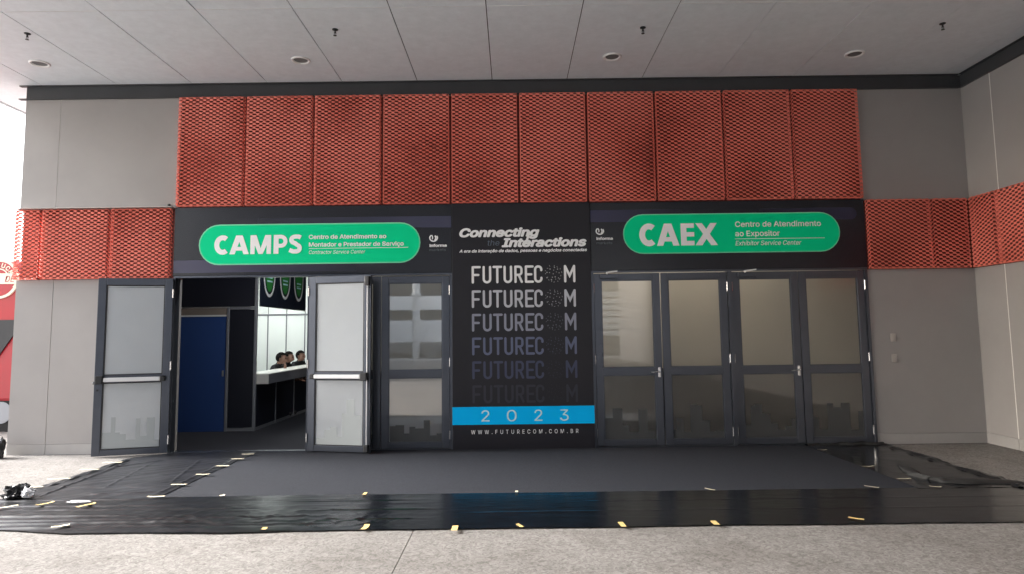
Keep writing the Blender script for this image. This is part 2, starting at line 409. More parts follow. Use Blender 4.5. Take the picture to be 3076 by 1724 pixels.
# expanded metal cladding
def expanded(w, h, seed, fl=0.078, lwd=0.0986, swd=0.056):
    mb = MB(); p = swd/2; wd0 = 0.0195; th = 0.0022
    rng = random.Random(seed); ph = rng.uniform(0, lwd); sx, sz = rng.uniform(0, 50), rng.uniform(0, 50)
    bl = 0.32*lwd; sl = lwd/2 - bl
    us = [(-fl)]; k0 = math.floor((-fl-ph)/lwd) - 1; ev = []
    for k in range(k0, k0 + int((w+2*fl)/lwd) + 4):
        b = ph + k*lwd
        ev += [b, b+bl, b+bl+sl/2, b+bl+sl, b+2*bl+sl, b+2*bl+1.5*sl]
    ev = [-fl] + [e for e in ev if -fl < e < w+fl] + [w+fl]
    for e in (0.0, w):
        if not any(abs(e-q) < 0.004 for q in ev): ev.append(e)
    ev.sort()
    def wave(u):
        t = (u-ph) % lwd
        if t < bl: return 1.0
        if t < bl+sl: return 1 - 2*(t-bl)/sl
        if t < 2*bl+sl: return -1.0
        return -1 + 2*(t-2*bl-sl)/sl
    def surf(u, v):
        x, z, y = u, v, 0.0; nx, ny, nz = 0, -1.0, 0
        vx, vy, vz = 0, 0, 1.0
        if u < 0: x = 0; y = -u; nx, ny = -1.0, 0
        elif u > w: x = w; y = u-w; nx, ny = 1.0, 0
        if v < 0: z = 0; y = max(y, -v); nx, ny, nz = 0, 0, -1.0; vy, vz = -1.0, 0
        elif v > h: z = h; y = max(y, v-h); nx, ny, nz = 0, 0, 1.0; vy, vz = 1.0, 0
        if 0 <= u <= w and 0 <= v <= h:
            y += 0.012*noise.noise((sx+u*1.6, sz+v*1.6, seed)) * min(1, 6*min(u, w-u, v, h-v))
        return Vector((x, y, z)), Vector((nx, ny, nz)), Vector((vx, vy, vz))
    rows = int((h+2*fl)/p)
    for r in range(rows):
        vc = -fl + p*(r+0.5); s = 1 if r % 2 else -1
        ring = []
        for u in ev:
            v = vc + s*wave(u)*(p/2-0.0050)
            P, N, V = surf(u, v)
            sl_ = 1-abs(wave(u)); wd = wd0*(1-0.42*sl_)
            tau = R(38 + 34*sl_ + 40*noise.noise((sx+u*1.5, sz+v*1.1, 3.7+seed)) + 6*noise.noise((sx+u*5, sz+v*4, 9)))
            t = V*math.cos(tau) + N*math.sin(tau); q = N*math.cos(tau) - V*math.sin(tau)
            ring.append([P+t*(wd/2)+q*th/2, P-t*(wd/2)+q*th/2, P-t*(wd/2)-q*th/2, P+t*(wd/2)-q*th/2])
        o = len(mb.v)
        vs = [q for g in ring for q in g]
        mb.add(vs, [(4*i+a, 4*i+(a+1) % 4, 4*(i+1)+(a+1) % 4, 4*(i+1)+a) for i in range(len(ring)-1) for a in range(4)])
    return mb
CL_Y = -0.085
def clad(x0, x1, z0, z1, seed, rz=0.0, at=None):
    mb = expanded(x1-x0-0.046, z1-z0-0.004, seed)
    return mb.build('cladding_panel', 'mesh_paint', hall, loc=at or (x0+0.023, CL_Y, z0+0.002), rot=(0, 0, rz))
up = [-4.81 + 0.986*i for i in range(11)]
for i in range(10): clad(up[i], up[i+1], 3.46, 5.055, 10+i)
for i, (a, b) in enumerate(((-7.08, -6.70), (-6.70, -5.72), (-5.72, -4.835))): clad(a, b, 2.44, 3.425, 30+i)
for i, (a, b) in enumerate(((5.06, 5.99), (5.99, 6.52))): clad(a, b, 2.44, 3.425, 40+i)
yy = [-0.085, -0.577, -1.56, -2.54, -3.52, -4.5]
for i in range(5):
    clad(0, yy[i]-yy[i+1], 2.44, 3.425, 50+i, rz=R(-90), at=(XR-0.085, yy[i]-0.013, 2.442))

# ---------------------------------------------------------------- doors
ZT = 2.42
def frame(x0, x1, name='door_frame', mullions=()):
    m = MB()
    m.box(x0, x0+0.035, -0.02, 0.10, 0.0, 2.43); m.box(x1-0.035, x1, -0.02, 0.10, 0.0, 2.43)
    m.box(x0, x1, -0.02, 0.10, 2.432, 2.457)
    for q in mullions: m.box(q-0.03, q+0.03, -0.02, 0.10, 0.0, 2.43)
    f = m.build(name, 'door_metal', hall); return f
fr_l = frame(-4.815, -0.853, mullions=(-2.87,)); fr_r = frame(1.123, 5.052, mullions=(3.09,))
sill = MB().box(-4.78, -0.89, -0.01, 0.10, 0.0, 0.014).build('threshold', 'door_metal', hall)
sill = MB().box(1.16, 5.02, -0.01, 0.10, 0.0, 0.014).build('threshold', 'door_metal', hall)

def skyline(rng, w, z0):
    x = 0.0; top = []
    while x < w - 0.03:
        bw = min(rng.uniform(0.05, 0.14), w - x); h = rng.choice((0.10, 0.18, 0.26, 0.40, 0.52)) * rng.uniform(0.8, 1.2)
        top.append((x, x+bw, h)); x += bw
    return top
def door(at, rz, flip, glass, inside, seed, W=0.945, name='door', handle=None, label=None, closer=False, sky='skyline_film'):
    """leaf 0.945 wide; local x from the hinge (0) to the latch; the viewer's side is -y"""
    s = 1 if not flip else -1
    d = thing_part = bpy.data.objects.new(name, None)
    T0, T1 = -0.022, 0.022
    m = MB()
    def bx(a, b, z0, z1, y0=T0, y1=T1, bev=0.004):
        a, b = (a, b) if s > 0 else (-b, -a)
        m.box(a, b, y0, y1, z0, z1, bev=bev)
    st = 0.105
    bx(0.004, st, 0.02, ZT); bx(W-st, W-0.004, 0.02, ZT)
    bx(st+0.0005, W-st-0.0005, 0.02, 0.098); bx(st+0.0005, W-st-0.0005, 2.325, ZT); bx(st+0.0005, W-st-0.0005, 0.998, 1.098)
    me_o = m.build(name, 'door_metal', hall, loc=at, rot=(0, 0, rz))
    if label: me_o['label'] = label
    def sub(n, mt, a, b, y0, y1, z0, z1, bev=0.0):
        a, b = (a, b) if s > 0 else (-b, -a)
        return MB().box(a, b, y0, y1, z0, z1, bev=bev).build(n, mt, me_o)
    # glazing beads and panes
    for z0, z1 in ((0.098, 0.998), (1.098, 2.325)):
        sub('glass_pane', glass, st-0.006, W-st+0.006, -0.004, 0.004, z0-0.006, z1+0.006)
        b = MB()
        for (a, c, e, f) in ((st, st+0.014, z0, z1), (W-st-0.014, W-st, z0, z1), (st+0.0145, W-st-0.0145, z0, z0+0.014), (st+0.0145, W-st-0.0145, z1-0.014, z1)):
            a, c = (a, c) if s > 0 else (-c, -a)
            b.box(a, c, -0.014, -0.0045, e, f)
        b.build('glazing_bead', 'black_plastic' if inside else 'door_metal', me_o)
    # printed skyline film on the lower pane
    rng = random.Random(seed); k = MB()
    for a, b, h in skyline(rng, W-2*st-0.032, 0):
        a += st+0.016; b += st+0.016
        a, b = (a, b) if s > 0 else (-b, -a)
        k.flat([(a, 0.1125), (b, 0.1125), (b, 0.1125+h), (a, 0.1125+h)], -0.0048)
    k.build('skyline_print', sky, me_o)
    # hinges on the frame side
    for z in ((0.14, 0.26), (1.15, 1.27), (2.16, 2.28)):
        hx = 0.0 if s > 0 else 0.0
        MB().cyl((hx, -0.032, z[0]), (hx, -0.032, z[1]), 0.0095).build('hinge', 'chrome', me_o)
    if inside:        # panic bar with rods and latches
        sub('push_bar', 'bar_metal', 0.12, W-0.13, -0.085, -0.045, 1.012, 1.068, bev=0.008)
        sub('bar_end', 'black_plastic', W-0.125, W-0.03, -0.095, -0.023, 0.985, 1.095, bev=0.012)
        sub('bar_end', 'black_plastic', 0.06, 0.118, -0.09, -0.023, 1.005, 1.075, bev=0.01)
        if inside == 2:
            sub('latch_box', 'black_plastic', W-0.075, W-0.01, -0.075, -0.023, 2.27, 2.40, bev=0.01)
            sub('latch_box', 'black_plastic', W-0.075, W-0.01, -0.075, -0.023, 0.03, 0.13, bev=0.01)
            a = (W-0.042)*s
            MB().cyl((a, -0.045, 0.13), (a, -0.045, 0.985), 0.009).build('latch_rod', 'bar_metal', me_o)
            MB().cyl((a, -0.045, 1.095), (a, -0.045, 2.27), 0.009).build('latch_rod', 'bar_metal', me_o)
            MB().cyl(((W-0.06)*s, 0.022, 1.03), ((W-0.06)*s, 0.075, 1.03), 0.02).build('door_knob', 'black_plastic', me_o)
        else:
            MB().cyl(((W-0.004)*s, -0.03, 1.0), ((W+0.012)*s, -0.03, 1.0), 0.02).build('latch_bolt', 'chrome', me_o)
            MB().cyl(((W-0.05)*s, -0.023, 0.90), ((W-0.05)*s, -0.03, 0.90), 0.014).build('lock_cylinder', 'black_plastic', me_o)
    if handle:
        h = MB(); hx = (W-0.05)*s
        h.box(hx-0.018, hx+0.018, -0.032, -0.0225, 0.96, 1.10, bev=0.003)
        h.cyl((hx, -0.032, 1.04), (hx, -0.07, 1.04), 0.011)
        h.cyl((hx+0.008*s, -0.068, 1.04), (hx-0.125*s, -0.068, 1.033), 0.011, 0.009)
        h.build('lever_handle', 'chrome', me_o)
    if closer:
        sub('door_closer', 'door_metal', 0.09, 0.33, -0.075, -0.0225, 2.345, 2.405, bev=0.006)
        a = MB(); a.cyl((0.19*s, -0.055, 2.405), (0.19*s, -0.055, 2.425), 0.012)
        a.add([], []);
        a.poly([(0.175*s, 2.418), (0.33*s, 2.437), (0.33*s, 2.455), (0.175*s, 2.436)] if s > 0 else [(-0.33, 2.437), (-0.175, 2.418), (-0.175, 2.436), (-0.33, 2.455)], -0.11, -0.03)
        a.build('closer_arm', 'white_plastic', me_o)  # arm coloured white for the bright reflection on it
    return me_o
OPEN = R(15)
# left bay of the first set: both leaves swung out, inner faces to the viewer
door((-4.79, -0.045, 0.0), OPEN, True, 'glass_open', 1, 1, label='left door leaf swung wide open against the grey wall')
door((-2.862, -0.045, 0.0), -R(13), False, 'glass_open', 2, 2, label='pale open leaf folded over the closed door, with black latches')
# second bay, closed
door((-2.838, 0.030, 0.0), 0, False, 'glass_closed', 0, 3, W=0.973, sky='skyline_dark', label='closed leaf mostly hidden behind the open one')
door((-0.890, 0.030, 0.0), 0, True, 'glass_mirror', 0, 4, W=0.973, sky='skyline_dark', label='closed leaf mirroring the car park, beside the centre banner')
door((1.160, 0.030, 0.0), 0, False, 'glass_closed', 0, 5, handle=True, closer=True, sky='skyline_dark')
door((3.058, 0.030, 0.0), 0, True, 'glass_closed', 0, 6, sky='skyline_dark')
door((3.122, 0.030, 0.0), 0, False, 'glass_closed', 0, 7, handle=True, closer=True, sky='skyline_dark')
door((5.016, 0.030, 0.0), 0, True, 'glass_closed', 0, 8, sky='skyline_dark')

# ---------------------------------------------------------------- banners
def heavy(word_, x0, x1, z0, h, y):
    """extra-bold capitals; every stroke on a plane of its own"""
    wid = dict(C=0.80, A=1.02, M=1.20, P=0.82, S=0.72, E=0.70, X=1.02); gap = 0.015
    tot = sum(wid[c] for c in word_) + gap*(len(word_)-1); k = (x1-x0)/tot; mb = MB(); n = [0]; px_ = x0
    def quad(pts):
        n[0] += 1; mb.flat([(px_+a*k, z0+b*h) for a, b in pts], y-0.0002*n[0])
    def st(pts, w):
        n[0] += 1; stroke(mb, [(px_+a*k, z0+b*h) for a, b in pts], w*h, y-0.0002*n[0], caps=False)
    for c in word_:
        w = wid[c]
        if c == 'C': st(arc(0.50*w+0.06, 0.5, 0.50*w-0.09, 52, 308, 26, 0.385), 0.26)
        elif c == 'A':
            quad([(0, 0), (0.28, 0), (0.53*w+0.02, 0.80), (0.5*w+0.14, 1), (0.5*w-0.17, 1)]); quad([(w-0.28, 0), (w, 0), (0.5*w+0.17, 1), (0.5*w-0.14, 1), (0.47*w-0.02, 0.80)])
            quad([(0.20, 0.19), (w-0.20, 0.19), (w-0.26, 0.39), (0.26, 0.39)])
        elif c == 'M':
            quad([(0.06, 0), (0.29, 0), (0.29, 1), (0.06, 1)]); quad([(w-0.29, 0), (w-0.06, 0), (w-0.06, 1), (w-0.29, 1)])
            quad([(0.06, 1), (0.37, 1), (0.5*w+0.10, 0.0), (0.5*w-0.11, 0.0)]); quad([(w-0.37, 1), (w-0.06, 1), (0.5*w+0.11, 0.0), (0.5*w-0.10, 0.0)])
        elif c == 'P':
            quad([(0.06, 0), (0.32, 0), (0.32, 1), (0.06, 1)]); st([(0.30, 0.90), (0.44, 0.90)] + arc(0.44, 0.66, 0.235, 88, -88, 14, 0.24) + [(0.44, 0.42), (0.30, 0.42)], 0.205)
        elif c == 'S':
            st([(0.64, 0.84), (0.52, 0.895), (0.37, 0.90)] + arc(0.335, 0.725, 0.185, 100, 235, 10, 0.165) + [(0.36, 0.535), (0.45, 0.46)] + arc(0.40, 0.285, 0.19, 50, -90, 10, 0.175) + [(0.24, 0.115), (0.05, 0.19)], 0.225)
        elif c == 'E':
            quad([(0.06, 0), (0.32, 0), (0.32, 1), (0.06, 1)])
            for a, b in ((0, 0.205), (0.40, 0.60), (0.795, 1)): quad([(0.30, a), (w-0.03, a), (w-0.03, b), (0.30, b)])
        elif c == 'X':
            quad([(0.0, 0), (0.31, 0), (w-0.02, 1), (w-0.32, 1)]); quad([(w-0.31, 0), (w, 0), (0.32, 1), (0.02, 1)])
        px_ += (w+gap)*k
    return mb
def swirl(mb, cx, cz, r, y):
    stroke(mb, arc(cx, cz, r*0.82, 125, 395, 22, r*0.72), r*0.26, y, caps=False)
    stroke(mb, arc(cx-r*0.02, cz-r*0.02, r*0.5, 55, -60, 10, r*0.62), r*0.30, y-0.0006, caps=False)
    stroke(mb, arc(cx-r*0.95, cz+r*0.05, r*0.75, -25, 45, 8), r*0.22, y-0.0012, caps=False)
def logo(par, cx, cz, r, xi, xj, z1, z2, cap, y):
    m = MB(); swirl(m, cx, cz, r, y); m.build('emblem', 'print_white', par)
    text_mb('informa', xi, xj, z1, cap, y, off=0.035).build('lettering', 'print_white', par)
    text_mb('markets', xi, xj-0.012, z2, cap*0.92, y).build('lettering', 'print_grey', par)
# CAMPS
YB = -0.03
b1 = thing('banner', 'dark navy banner with a green badge reading CAMPS, over the open doors', 'banner', group=None)
box('fabric', 'banner', b1, -4.82, -0.856, YB, 0.028, 2.458, 3.445, bev=0.004)
MB().flat([(-3.95, 3.155), (-0.86, 3.105), (-0.86, 3.275), (-3.95, 3.275)], YB-0.001).build('printed_stripe', 'fade_top', b1)
MB().flat([(-4.815, 2.50), (-1.9, 2.50), (-1.75, 2.595), (-1.9, 2.68), (-4.815, 2.68)], YB-0.001).build('printed_stripe', 'fade_low', b1)
g = MB().poly(pill(-4.462, -1.300, 2.606, 3.190), YB-0.0035, YB-0.0015).build('badge', 'print_green_edge', b1)
MB().flat(pill(-4.445, -1.317, 2.623, 3.173), YB-0.0045).build('badge_face', 'print_green', g)
YT = YB-0.0065
heavy('CAMPS', -4.245, -2.985, 2.758, 0.272, YT).build('lettering', 'print_white', g)
text_mb('Centro de Atendimento ao', -2.893, -1.788, 2.963, 0.062, YT, off=0.022).build('lettering', 'print_white', g)
struct(text_mb('Montador e Prestador de Serviço', -2.891, -1.538, 2.853, 0.062, YT, off=0.022).build('lettering', 'print_white', g), 'stuff')
MB().flat([(-2.89, 2.824), (-1.475, 2.824), (-1.475, 2.831), (-2.89, 2.831)], YT).build('underline', 'print_white', g)
text_mb('Contractor Service Center', -2.889, -2.085, 2.749, 0.052, YT, shear=0.22).build('lettering', 'print_white', g)
logo(b1, -1.113, 2.958, 0.066, -1.172, -0.925, 2.828, 2.768, 0.042, YB-0.002)
# centre
b2 = thing('banner', 'tall black centre banner with stacked event name and a blue 2023 bar', 'banner')
YC = -0.045
box('fabric', 'banner_centre', b2, -0.851, 1.121, YC, 0.028, 0.004, 3.45, bev=0.004)
YT = YC-0.002
text_mb('Connecting', -0.745, 0.399, 2.957, 0.132, YT, off=0.042, shear=0.24, space=1.0).build('lettering', 'print_white', b2)
m = MB(); stroke(m, [(0.262, 3.03), (0.205, 2.87)], 0.034, YT-0.0006, caps=False); m.build('lettering', 'print_white', b2)
text_mb('Interactions', -0.144, 1.067, 2.808, 0.132, YT-0.001, off=0.042, shear=0.24, space=1.0).build('lettering', 'print_white', b2)
text_mb('the', -0.341, -0.175, 2.838, 0.075, YT, off=-0.012, shear=0.15).build('lettering', 'print_slate', b2)
text_mb('A era da interação de dados, pessoas e negócios conectadas', -0.746, 1.07, 2.738, 0.044, YT, off=0.03, shear=0.24).build('lettering', 'print_white', b2)
def word(z0, h, mt, mt2, seed):
    m = MB(); wd = 0.033; q = wd/2; n = [0]
    def S_(pts):
        n[0] += 1; stroke(m, pts, wd, YT-0.00015*n[0])
    zb, zt = z0+q, z0+h-q
    def F(x): S_([(x+q, zb), (x+q, zt)]); S_([(x+q, zt), (x+0.115, zt)]); S_([(x+q, zb+0.105), (x+0.095, zb+0.105)])
    def U(x): S_([(x+q, zt)] + arc(x+0.062, zb+0.045, 0.0455, 180, 360, 10) + [(x+0.1075, zt)])
    def T(x): S_([(x+q*0.6, zt), (x+0.115, zt)]); S_([(x+0.061, zt), (x+0.061, zb)])
    def R_(x):
        S_([(x+q, zb), (x+q, zt)])
        S_([(x+q, zt), (x+0.065, zt)] + arc(x+0.065, zt-0.037, 0.037, 90, 0, 5) + arc(x+0.065, zb+0.137, 0.037, 0, -90, 5) + [(x+q, zb+0.10)])
        S_([(x+0.062, zb+0.10), (x+0.105, zb)])
    def E_(x): S_([(x+q, zb), (x+q, zt)]); S_([(x+q, zt), (x+0.112, zt)]); S_([(x+q, zb+0.105), (x+0.092, zb+0.105)]); S_([(x+q, zb), (x+0.112, zb)])
    def C_(x): S_(arc(x+0.06, zt-0.044, 0.044, -12, 180, 11) + arc(x+0.06, zb+0.044, 0.044, 180, 372, 11))
    def M_(x): S_([(x+q, zb), (x+q, zt)]); S_([(x+q, zt), (x+0.08, zt-0.135), (x+0.145, zt)]); S_([(x+0.145, zt), (x+0.145, zb)])
    F(-0.573); U(-0.418); T(-0.27); U(-0.121); R_(0.032); E_(0.181); C_(0.312)
    m.build('lettering', mt, b2); m = MB(); M_(0.736); m.build('lettering', mt, b2)
    g = MB(); rng = random.Random(3); cx, cz = 0.584, z0+h/2; i = 0
    for ring, cnt in ((0.0, 1), (0.052, 5), (0.09, 9), (0.118, 15)):
        for k in range(cnt):
            a = 2*math.pi*(k+rng.uniform(-0.25, 0.25))/cnt + ring*9; rr = ring*rng.uniform(0.9, 1.05)
            x, z = cx+rr*math.cos(a), cz+rr*math.sin(a)
            if ring > 0.1:
                t = rng.uniform(0.006, 0.012); d = rng.choice((a, a+math.pi/2, a+0.8))
                stroke(g, [(x-t*math.cos(d), z-t*math.sin(d)), (x+t*math.cos(d), z+t*math.sin(d))], 0.007, YT, caps=False)
            else: g.flat(arc(x, z, rng.uniform(0.006, 0.010), 0, 300, 5), YT)
    struct(g.build('dotted_globe', mt2, b2), 'stuff')
tones = [(0.82, 0.82, 0.83), (0.50, 0.51, 0.56), (0.25, 0.26, 0.33), (0.105, 0.12, 0.20), (0.042, 0.048, 0.095), (0.022, 0.022, 0.036)]
for i, t in enumerate(tones):
    mat('print_row_%d' % i, t, 0.5); k = (0.45, 0.5, 0.4, 0.4, 0.42, 0.62)[i]
    mat('print_globe_%d' % i, tuple(c*k for c in t), 0.5)
    word(2.296 - 0.332*i, 0.249, 'print_row_%d' % i, 'print_globe_%d' % i, i)
bar = box('blue_bar', 'print_blue', b2, -0.853, 1.123, YC-0.004, YC-0.0015, 0.343, 0.587)
for ch, a, b in (('2', -0.442, -0.346), ('0', -0.088, 0.032), ('2', 0.295, 0.39), ('3', 0.649, 0.756)):
    text_mb(ch, a, b, 0.393, 0.14, YC-0.006, off=-0.022).build('numeral', 'print_cyan', bar)
text_mb('WWW.FUTURECOM.COM.BR', -0.595, 0.894, 0.215, 0.055, YT, off=0.004, space=1.75).build('lettering', 'print_white', b2)
# CAEX
b3 = thing('banner', 'near-black banner with a green badge reading CAEX, over the closed doors', 'banner')
box('fabric', 'banner', b3, 1.126, 5.055, YB, 0.028, 2.458, 3.44, bev=0.004)
MB().flat([(1.13, 3.155), (2.9, 3.155), (2.9, 3.33), (1.13, 3.33)], YB-0.001).build('printed_stripe', 'fade_right', b3)
MB().flat(pill(3.0, 4.945, 3.15, 3.325), YB-0.001).build('printed_stripe', 'fade_right_end', b3)
g = MB().poly(pill(1.592, 4.690, 2.690, 3.262), YB-0.0035, YB-0.0015).build('badge', 'print_green_edge', b3)
MB().flat(pill(1.605, 4.677, 2.703, 3.249), YB-0.0045).build('badge_face', 'print_green', g)
YT = YB-0.0065
heavy('CAEX', 1.817, 2.940, 2.803, 0.318, YT).build('lettering', 'print_white', g)
text_mb('Centro de Atendimento', 3.195, 4.421, 3.060, 0.078, YT, off=0.012).build('lettering', 'print_white', g)
struct(text_mb('ao Expositor', 3.192, 3.828, 2.926, 0.078, YT, off=0.012).build('lettering', 'print_white', g), 'stuff')
MB().flat([(3.187, 2.885), (4.465, 2.885), (4.465, 2.892), (3.187, 2.892)], YT).build('underline', 'print_white', g)
text_mb('Exhibitor Service Center', 3.189, 4.128, 2.795, 0.064, YT, shear=0.2, off=0.004).build('lettering', 'print_white', g)
logo(b3, 1.262, 3.026, 0.064, 1.21, 1.446, 2.898, 2.836, 0.042, YB-0.002)

# ---------------------------------------------------------------- ceiling fittings
dl = [(-6.303, -0.798), (-2.798, -0.794), (1.384, -0.782), (4.65, -0.772)]
DLAB = ['round recessed downlight at the far left, above the grey pier', 'round recessed downlight above the seam over the CAMPS banner',
        'round recessed downlight above the left end of the CAEX banner', 'round recessed downlight nearest the right side wall']
mb = MB().lathe([(0.125, 0.0), (0.122, -0.014), (0.105, -0.018), (0.094, -0.004), (0.088, -0.0012)], (0, 0, 0), 28)
tr0 = None
for i, (x, y) in enumerate(dl):
    t = thing('downlight', DLAB[i], 'ceiling light', (x, y, ZC-0.001), group='downlights in the canopy ceiling')
    if i == 0:
        tr0 = mb.build('trim_ring', 'white_plastic', t, smooth=True)
        di0 = MB().lathe([(0.0, -0.0012), (0.05, -0.0014), (0.092, -0.0018)], (0, 0, 0), 28).build('diffuser', 'deck_grey', t, smooth=True)
    else:
        for q in (tr0, di0): c = q.copy(); COL.objects.link(c); c.parent = t
sp = [(-5.829, -1.657), (-2.103, -1.659), (1.631, -1.609), (5.279, -1.613)]
SLAB = ['small dark sprinkler head hanging at the far left of the ceiling', 'small dark sprinkler head above the CAMPS side of the entrance',
        'small dark sprinkler head above the CAEX side of the entrance', 'small dark sprinkler head nearest the right side wall']
q0 = None
for i, (x, y) in enumerate(sp):
    t = thing('sprinkler', SLAB[i], 'sprinkler', (x, y, ZC-0.001), group='sprinklers in the canopy ceiling'); t.scale = (0.8, 0.8, 0.8)
    if i == 0:
        a = MB().lathe([(0.0, 0.0), (0.045, 0.0), (0.045, -0.008), (0.02, -0.02), (0.0, -0.022)], (0, 0, 0), 16).build('escutcheon', 'black_plastic', t)
        b = MB(); b.cyl((0, 0, -0.02), (0, 0, -0.06), 0.012); b.cyl((-0.016, 0, -0.05), (-0.010, 0, -0.092), 0.004, n=6); b.cyl((0.016, 0, -0.05), (0.010, 0, -0.092), 0.004, n=6)
        b = b.build('sprinkler_body', 'black_plastic', t)
        d = MB().lathe([(0.0, -0.092), (0.026, -0.094), (0.026, -0.098), (0.0, -0.099)], (0, 0, 0), 14).build('deflector', 'black_plastic', t)
        q0 = (a, b, d)
    else:
        for q in q0: c = q.copy(); COL.objects.link(c); c.parent = t
# blank plates on the right pier
for z, lab in ((1.471, 'upper of two small grey blank plates on the right pier'), (1.182, 'lower of two small grey blank plates on the right pier')):
    t = thing('switch_plate', lab, 'switch plate', (5.365, -0.001, z), group='wall plates')
    box('cover', 'switch', t, -0.038, 0.038, -0.012, 0.0, -0.058, 0.058, bev=0.005)
    box('rocker', 'switch', t, -0.014, 0.014, -0.016, -0.0125, -0.03, 0.03, bev=0.001)

# ---------------------------------------------------------------- floor coverings
cp = MB().box(-3.60, 4.06, -2.565, -0.03, 0.001, 0.009).build('carpet', 'carpet')
tag(cp, 'dark blue-grey entrance carpet laid before the doors', 'carpet')

def sheet(name, x0, x1, y0, y1, nx, ny, hf, mt, label, edge=None):
    mb = MB()
    for j in range(ny+1):
        for i in range(nx+1):
            u, v = i/nx, j/ny
            x, y = x0+(x1-x0)*u, y0+(y1-y0)*v
            if edge: x, y = edge(x, y, u, v)
            mb.v.append((x, y, hf(x, y, u, v)))
    for j in range(ny):
        for i in range(nx):
            a = j*(nx+1)+i; mb.f.append((a, a+1, a+nx+2, a+nx+1)); mb.mi.append(0)
    o = mb.build(name, mt, smooth=True); tag(o, label, 'plastic sheet', 'black plastic sheets around the carpet'); return o
def rid(x, y, s): return (1-abs(noise.noise((x, y, s))*2.0))
def crease(d, w): return math.exp(-(d/w)**2)
FC = [(-2.66, 0.05, 0.012, -5.4, -3.4), (-2.86, 0.03, 0.010, -5.4, -3.0), (-3.02, 0.05, 0.008, -4.6, -2.2), (-3.22, 0.02, 0.014, -5.4, -3.3), (-3.33, 0.03, 0.010, -5.4, -1.6),
      (-3.44, 0.02, 0.012, -5.4, -2.6), (-3.55, 0.03, 0.010, -4.9, -1.4), (-2.78, 0.02, 0.008, -2.4, -0.9), (-3.12, 0.02, 0.009, -2.0, -0.6), (-3.42, 0.02, 0.008, -1.9, -0.7), (-3.25, 0.01, 0.003, -0.5, 6.2), (-2.9, 0.015, 0.0025, 0.6, 6.2)]
def front_h(x, y, u, v):
    k = 1.0 if x < -1.7 else max(0.05, 1-(x+1.7)*0.9)
    ed = min(1.0, 0.25+v*10)
    h = 0.006*k*max(0, rid(x*0.5, y*7, 1)-0.35) + 0.004*k*noise.noise((x*7, y*9, 2))
    for y0, wob, amp, xa, xb in FC:
        if xa < x < xb:
            f = min(1, (x-xa)*3, (xb-x)*3)
            h += amp*f*crease(y-y0-wob*noise.noise((x*0.8, y0*5, 1))-0.012*noise.noise((x*4, y0, 3)), 0.016)
    c = crease(x+2.55, 0.85)*crease(y+3.35, 0.30) + 0.6*crease(x+1.45, 0.5)*crease(y+3.5, 0.2)
    h += 0.020*c*(max(0, rid(x*4.2, y*5.5, 5)-0.45) + 0.5*max(0, rid(x*9, y*8, 6)-0.5))
    if -3.1 < x < -1.75: h += 0.018*crease(y+3.70, 0.07)*math.sin((x+3.1)/1.35*math.pi)
    return 0.0125 + max(0, h)*ed
def front_e(x, y, u, v):
    if v < 0.5:     # front edge wanders
        k = (0.5-v)*2
        y += k*(0.018*noise.noise((x*0.9, 0, 4)) + 0.008*noise.noise((x*4, 0, 5)) - (0.045*math.exp(-((x+2.45)/0.5)**2)) + (0.20*max(0, -3.7-x)**1.0))
    else: y += (v-0.5)*2*0.010*noise.noise((x*1.1, 9, 4))
    return x, y
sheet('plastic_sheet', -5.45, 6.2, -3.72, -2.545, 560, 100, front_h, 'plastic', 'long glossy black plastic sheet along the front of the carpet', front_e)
LC = [((-4.95, -0.6), (-4.80, -2.6), 0.012), ((-4.62, -0.7), (-4.35, -2.2), 0.006), ((-5.05, -2.05), (-3.6, -2.15), 0.010), ((-4.4, -2.44), (-3.58, -2.34), 0.013),
      ((-4.1, -0.5), (-3.75, -2.0), 0.006), ((-4.9, -1.3), (-4.0, -1.5), 0.005), ((-3.67, -0.4), (-3.64, -2.6), 0.010), ((-5.0, -1.1), (-4.5, -0.55), 0.008)]
def left_h(x, y, u, v):
    t = x*0.8+y*0.6; s = -x*0.6+y*0.8
    h = 0.010*max(0, rid(t*0.7, s*5.5, 11)-0.45) + 0.004*noise.noise((x*4, y*4, 3))
    for a, b, amp in LC:
        A = Vector(a); B = Vector(b); d = B-A; q = Vector((x, y))-A; f = q.dot(d)/d.length_squared
        if -0.02 < f < 1.02:
            e = (q - d*f).length; h += amp*crease(e+0.02*noise.noise((f*6, a[0]*9, 1)), 0.018)*min(1, 8*max(0, f), 8*max(0, 1-f))
    e = min(u, 1-u)
    if u < 0.07: h += 0.03*max(0, rid(y*3, x*6, 7)-0.2)
    k = min(1, max(0.08, (-0.38-y)*6)); return 0.0145 + max(0, h)*min(1, 0.35+e*8)*k
def left_e(x, y, u, v):
    if u < 0.5: x += (0.5-u)*2*(0.42*max(0.0, y+0.40)/0.35 + 0.07*noise.noise((y*1.6, 1, 2)) + 0.02*noise.noise((y*7, 1, 2)))
    else: x += (u-0.5)*2*0.02*noise.noise((y*2.4, 5, 2))
    return x, y
sheet('plastic_sheet', -5.12, -3.565, -2.62, -0.05, 130, 210, left_h, 'plastic_dusty', 'dusty creased black plastic sheet left of the carpet, under the open leaf', left_e)
def right_h(x, y, u, v):
    h = 0.006*max(0, rid(x*2.5, y*0.8, 21)-0.4) + 0.003*max(0, noise.noise((x*4, y*4, 3)))
    if u > 0.93: h += 0.03*max(0, rid(y*2.5, x*5, 27)-0.1)
    return 0.0125 + h
def right_e(x, y, u, v):
    if u > 0.5: x += (u-0.5)*2*(0.03*noise.noise((y*1.6, 1, 12)) + 0.015*noise.noise((y*8, 1, 12)))
    return x, y
rs = sheet('plastic_sheet', 4.02, 5.10, -2.58, -0.05, 60, 110, right_h, 'plastic', 'black plastic sheet right of the carpet with a turned-over fold', right_e)
